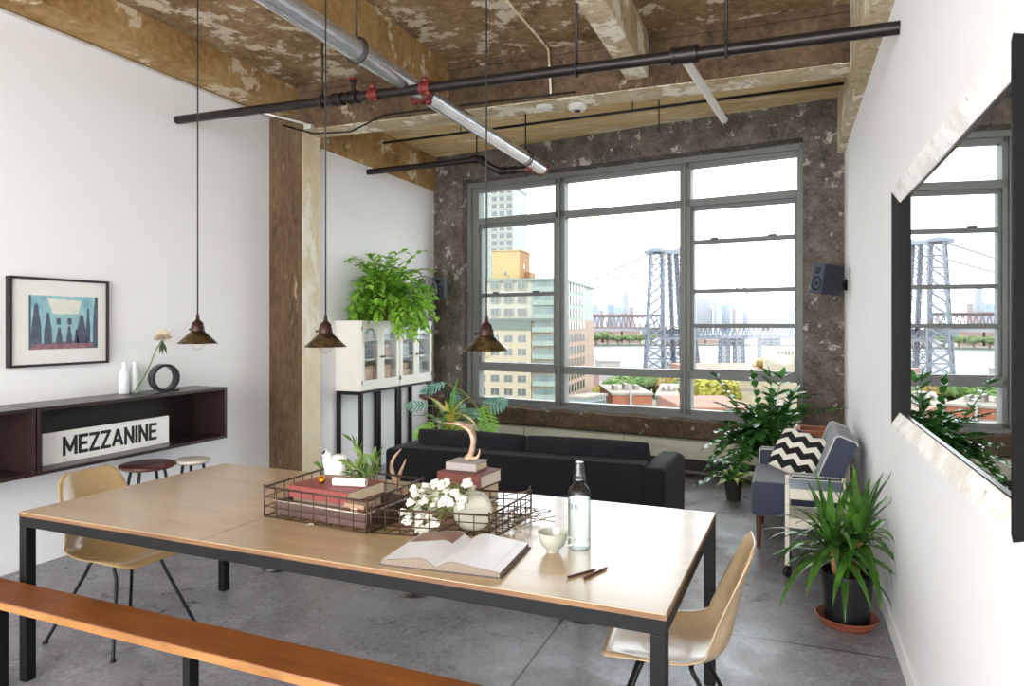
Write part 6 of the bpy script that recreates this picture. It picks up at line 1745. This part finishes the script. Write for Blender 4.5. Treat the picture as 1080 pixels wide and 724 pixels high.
# skyline
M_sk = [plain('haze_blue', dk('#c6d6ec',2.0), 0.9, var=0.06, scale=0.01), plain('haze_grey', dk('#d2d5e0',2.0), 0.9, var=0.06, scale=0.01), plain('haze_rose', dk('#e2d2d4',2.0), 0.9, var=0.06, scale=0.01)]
sky_b = [(625, 632, 322, 0), (633, 637, 327, 1), (641, 648, 321.5, 0), (649, 656, 324, 0), (657, 663, 312, 1), (664, 669, 324, 2), (726, 733, 325, 1), (735, 750, 315.5, 1), (743, 752, 325, 0), (756, 761, 318, 1), (763, 770, 321.5, 0), (772, 786, 321.5, 0), (776, 783, 326, 2), (789, 795, 330, 1), (797, 803, 327, 1), (805, 812, 331, 1), (810, 824, 327, 2), (824, 832, 329, 0), (836, 846, 324, 0), (850, 866, 320, 1)]
cols = ('bluish', 'grey', 'rosy')
for i, (ua, ub, vt, mi) in enumerate(sky_b):
    d = 2400 + (i % 3)*60; p = ext(ua, vt, d)
    side_ = 'left of the bridge tower' if ua < 680 else 'right of the bridge tower'
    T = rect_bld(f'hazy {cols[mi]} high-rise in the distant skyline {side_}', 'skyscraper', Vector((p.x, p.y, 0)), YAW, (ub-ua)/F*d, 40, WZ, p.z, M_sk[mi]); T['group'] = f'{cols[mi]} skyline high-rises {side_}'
    if i in (4, 9):
        w_ = (ub-ua)/F*d; hz_ = p.z - WZ
        b = BM(); box(b, (w_*0.2, 8, hz_), (w_*0.8, 32, hz_+14)); prism(b, [(w_*0.3, hz_+14), (w_*0.7, hz_+14), (w_*0.5, hz_+26 if i == 9 else hz_+18)], 'y', 12, 28); obj('spire', b, M_sk[mi], T)
        T['label'] = 'hazy grey stepped tower, the tallest of the skyline left of the bridge tower' if i == 4 else 'hazy grey tower with a pointed top, right skyline'
        del T['group']

# --- near roofs below the window
M_brick = plain('brick_orange', dk('#e08d68'), 0.9, var=0.1, scale=0.8)
M_roofpale = plain('roof_pale', dk('#e8dccb',3.2), 0.9, var=0.1, scale=0.3)
M_white_b = plain('white_block', dk('#e6e2dc'), 0.85, var=0.05, scale=0.2)
M_roofred = plain('roof_red', dk('#e3a184',3.4), 0.9, var=0.12, scale=0.2)
def near(label, name, ua, ub, vt, d, dp, m, z0=GZ, roofm=None, ang=None, extra=None):
    p = ext(ua, vt, d)
    T = rect_bld(label, name, Vector((p.x, p.y, 0)), YAW if ang is None else ang, (ub-ua)/F*d, dp, z0, p.z, m, roofm)
    h = p.z - z0; w = (ub-ua)/F*d
    if extra: extra(T, w, dp, h)
    return T
def rooftop_clutter(T, w, dp, h):
    b = BM(); 
    for i in range(3): box(b, (w*(0.15+0.28*i), dp*0.3, h+0.5), (w*(0.15+0.28*i)+w*0.10, dp*0.5, h+1.6+0.4*(i % 2)))
    obj('roof_unit', b, M_roofpale, T)
    b = BM(); box(b, (0.2, -0.15, h-2.6), (w-0.2, 0, h-2.2)); obj('cornice', b, M_roofpale, T)
def chim(T, w, dp, h):
    rooftop_clutter(T, w, dp, h)
    b = BM(); box(b, (w*0.42, -0.9, h*0.3), (w*0.47, 0, h+2.5)); obj('flue', b, M_white_b, T)
def winrow(T, w, dp, h):
    for i in range(6):
        b = BM(); x = w*(0.06+0.155*i); box(b, (x, -0.08, h-2.6), (x+w*0.10, 0, h-1.0)); obj('window', b, M_win, T)
near('red-orange brick building with roof clutter below the middle of the window', 'brick_building', 646, 688, 417, 166, 24, M_brick, roofm=M_roofpale, extra=chim)
near('grey-blue low building with a row of windows left of the orange brick building', 'low_building', 617, 660, 421, 155, 4, plain('wall_bluegrey', dk('#bccdd2'), 0.7, var=0.05), roofm=M_roofpale, ang=YAW+0.9, extra=winrow)
near('white windowless block on the river bank left of the bridge tower', 'white_block', 633, 654, 382, 300, 18, M_white_b, extra=None)
near('pinkish low block beside the cream apartment building', 'low_block', 612, 632, 391, 260, 20, plain('wall_rose', dk('#d6b3a8'), 0.9), extra=None)
near('pale flat-roofed building right of the orange brick building', 'flat_roof_building', 692, 716, 419, 170, 34, M_roofpale, ang=YAW-0.25, extra=rooftop_clutter)
near('low building with a wide orange roof below the right approach piers', 'orange_roof_building', 738, 850, 391.5, 330, 60, M_roofred, roofm=M_roofred)
near('cream house with small windows at the right edge of the window', 'cream_house', 819, 842, 368, 300, 16, plain('house_cream', dk('#f0e4c8'), 0.85), extra=winrow)
near('long low orange-red roof at the very bottom right of the window', 'red_roof_building', 722, 800, 433, 120, 20, M_roofred, roofm=M_roofred)
near('sandy pale building behind the glossy plant in the right window', 'sandy_building', 772, 845, 402, 200, 30, plain('wall_sand', dk('#ecdcb8'), 0.9, var=0.1, scale=0.3), roofm=plain('roof_sand', dk('#ecdcb8',4), 0.9, var=0.12, scale=0.2), extra=rooftop_clutter)
M_lime = leafmat('lime_tree', dk('#c4c43a',2.2), dk('#eee26a',2.2), 0.7, 0.4)
M_mid = leafmat('mid_tree', dk('#74a550',2.2), dk('#aed074',2.2), 0.7, 0.3)
M_rust = leafmat('rust_tree', dk('#c4ac4a',2.2), dk('#ecca72',2.2), 0.7, 0.3)
def near_tree(label, u, vt, r, d, m, n=900):
    p = ext(u, vt, d); tree(label, (p.x, p.y, GZ), r, (p.z-GZ)*1.08, m, None, n)
near_tree('bright yellow-green tree at the left of the right window column', 742, 400, 6.0, 165, M_lime, 1400)
near_tree('small yellow-green tree just right of the bright lime tree', 766, 404, 4.0, 190, M_lime)
near_tree('green tree right behind the orange brick building', 668, 398, 7, 230, M_mid, 1200)
near_tree('green tree between the white block and the orange brick building', 655, 401, 6, 225, M_mid)
near_tree('big green tree below the bridge tower, left of the mullion', 690, 399, 8, 235, M_mid, 1200)
near_tree('yellowing tree below the bridge tower beside the window mullion', 705, 399, 6, 225, M_rust, 1000)
near_tree('yellow-green bush tree between the apartment building and the white block', 627, 407, 4, 200, M_lime)
near_tree('green tree at the left edge of the right window column behind the lime tree', 730, 401, 6, 220, M_mid)
near_tree('small green tree in front of the first approach pier', 777, 391, 3.4, 318, M_lime, 300)
near_tree('rusty tree in front of the second approach pier', 803, 378, 5, 340, M_rust, 400)
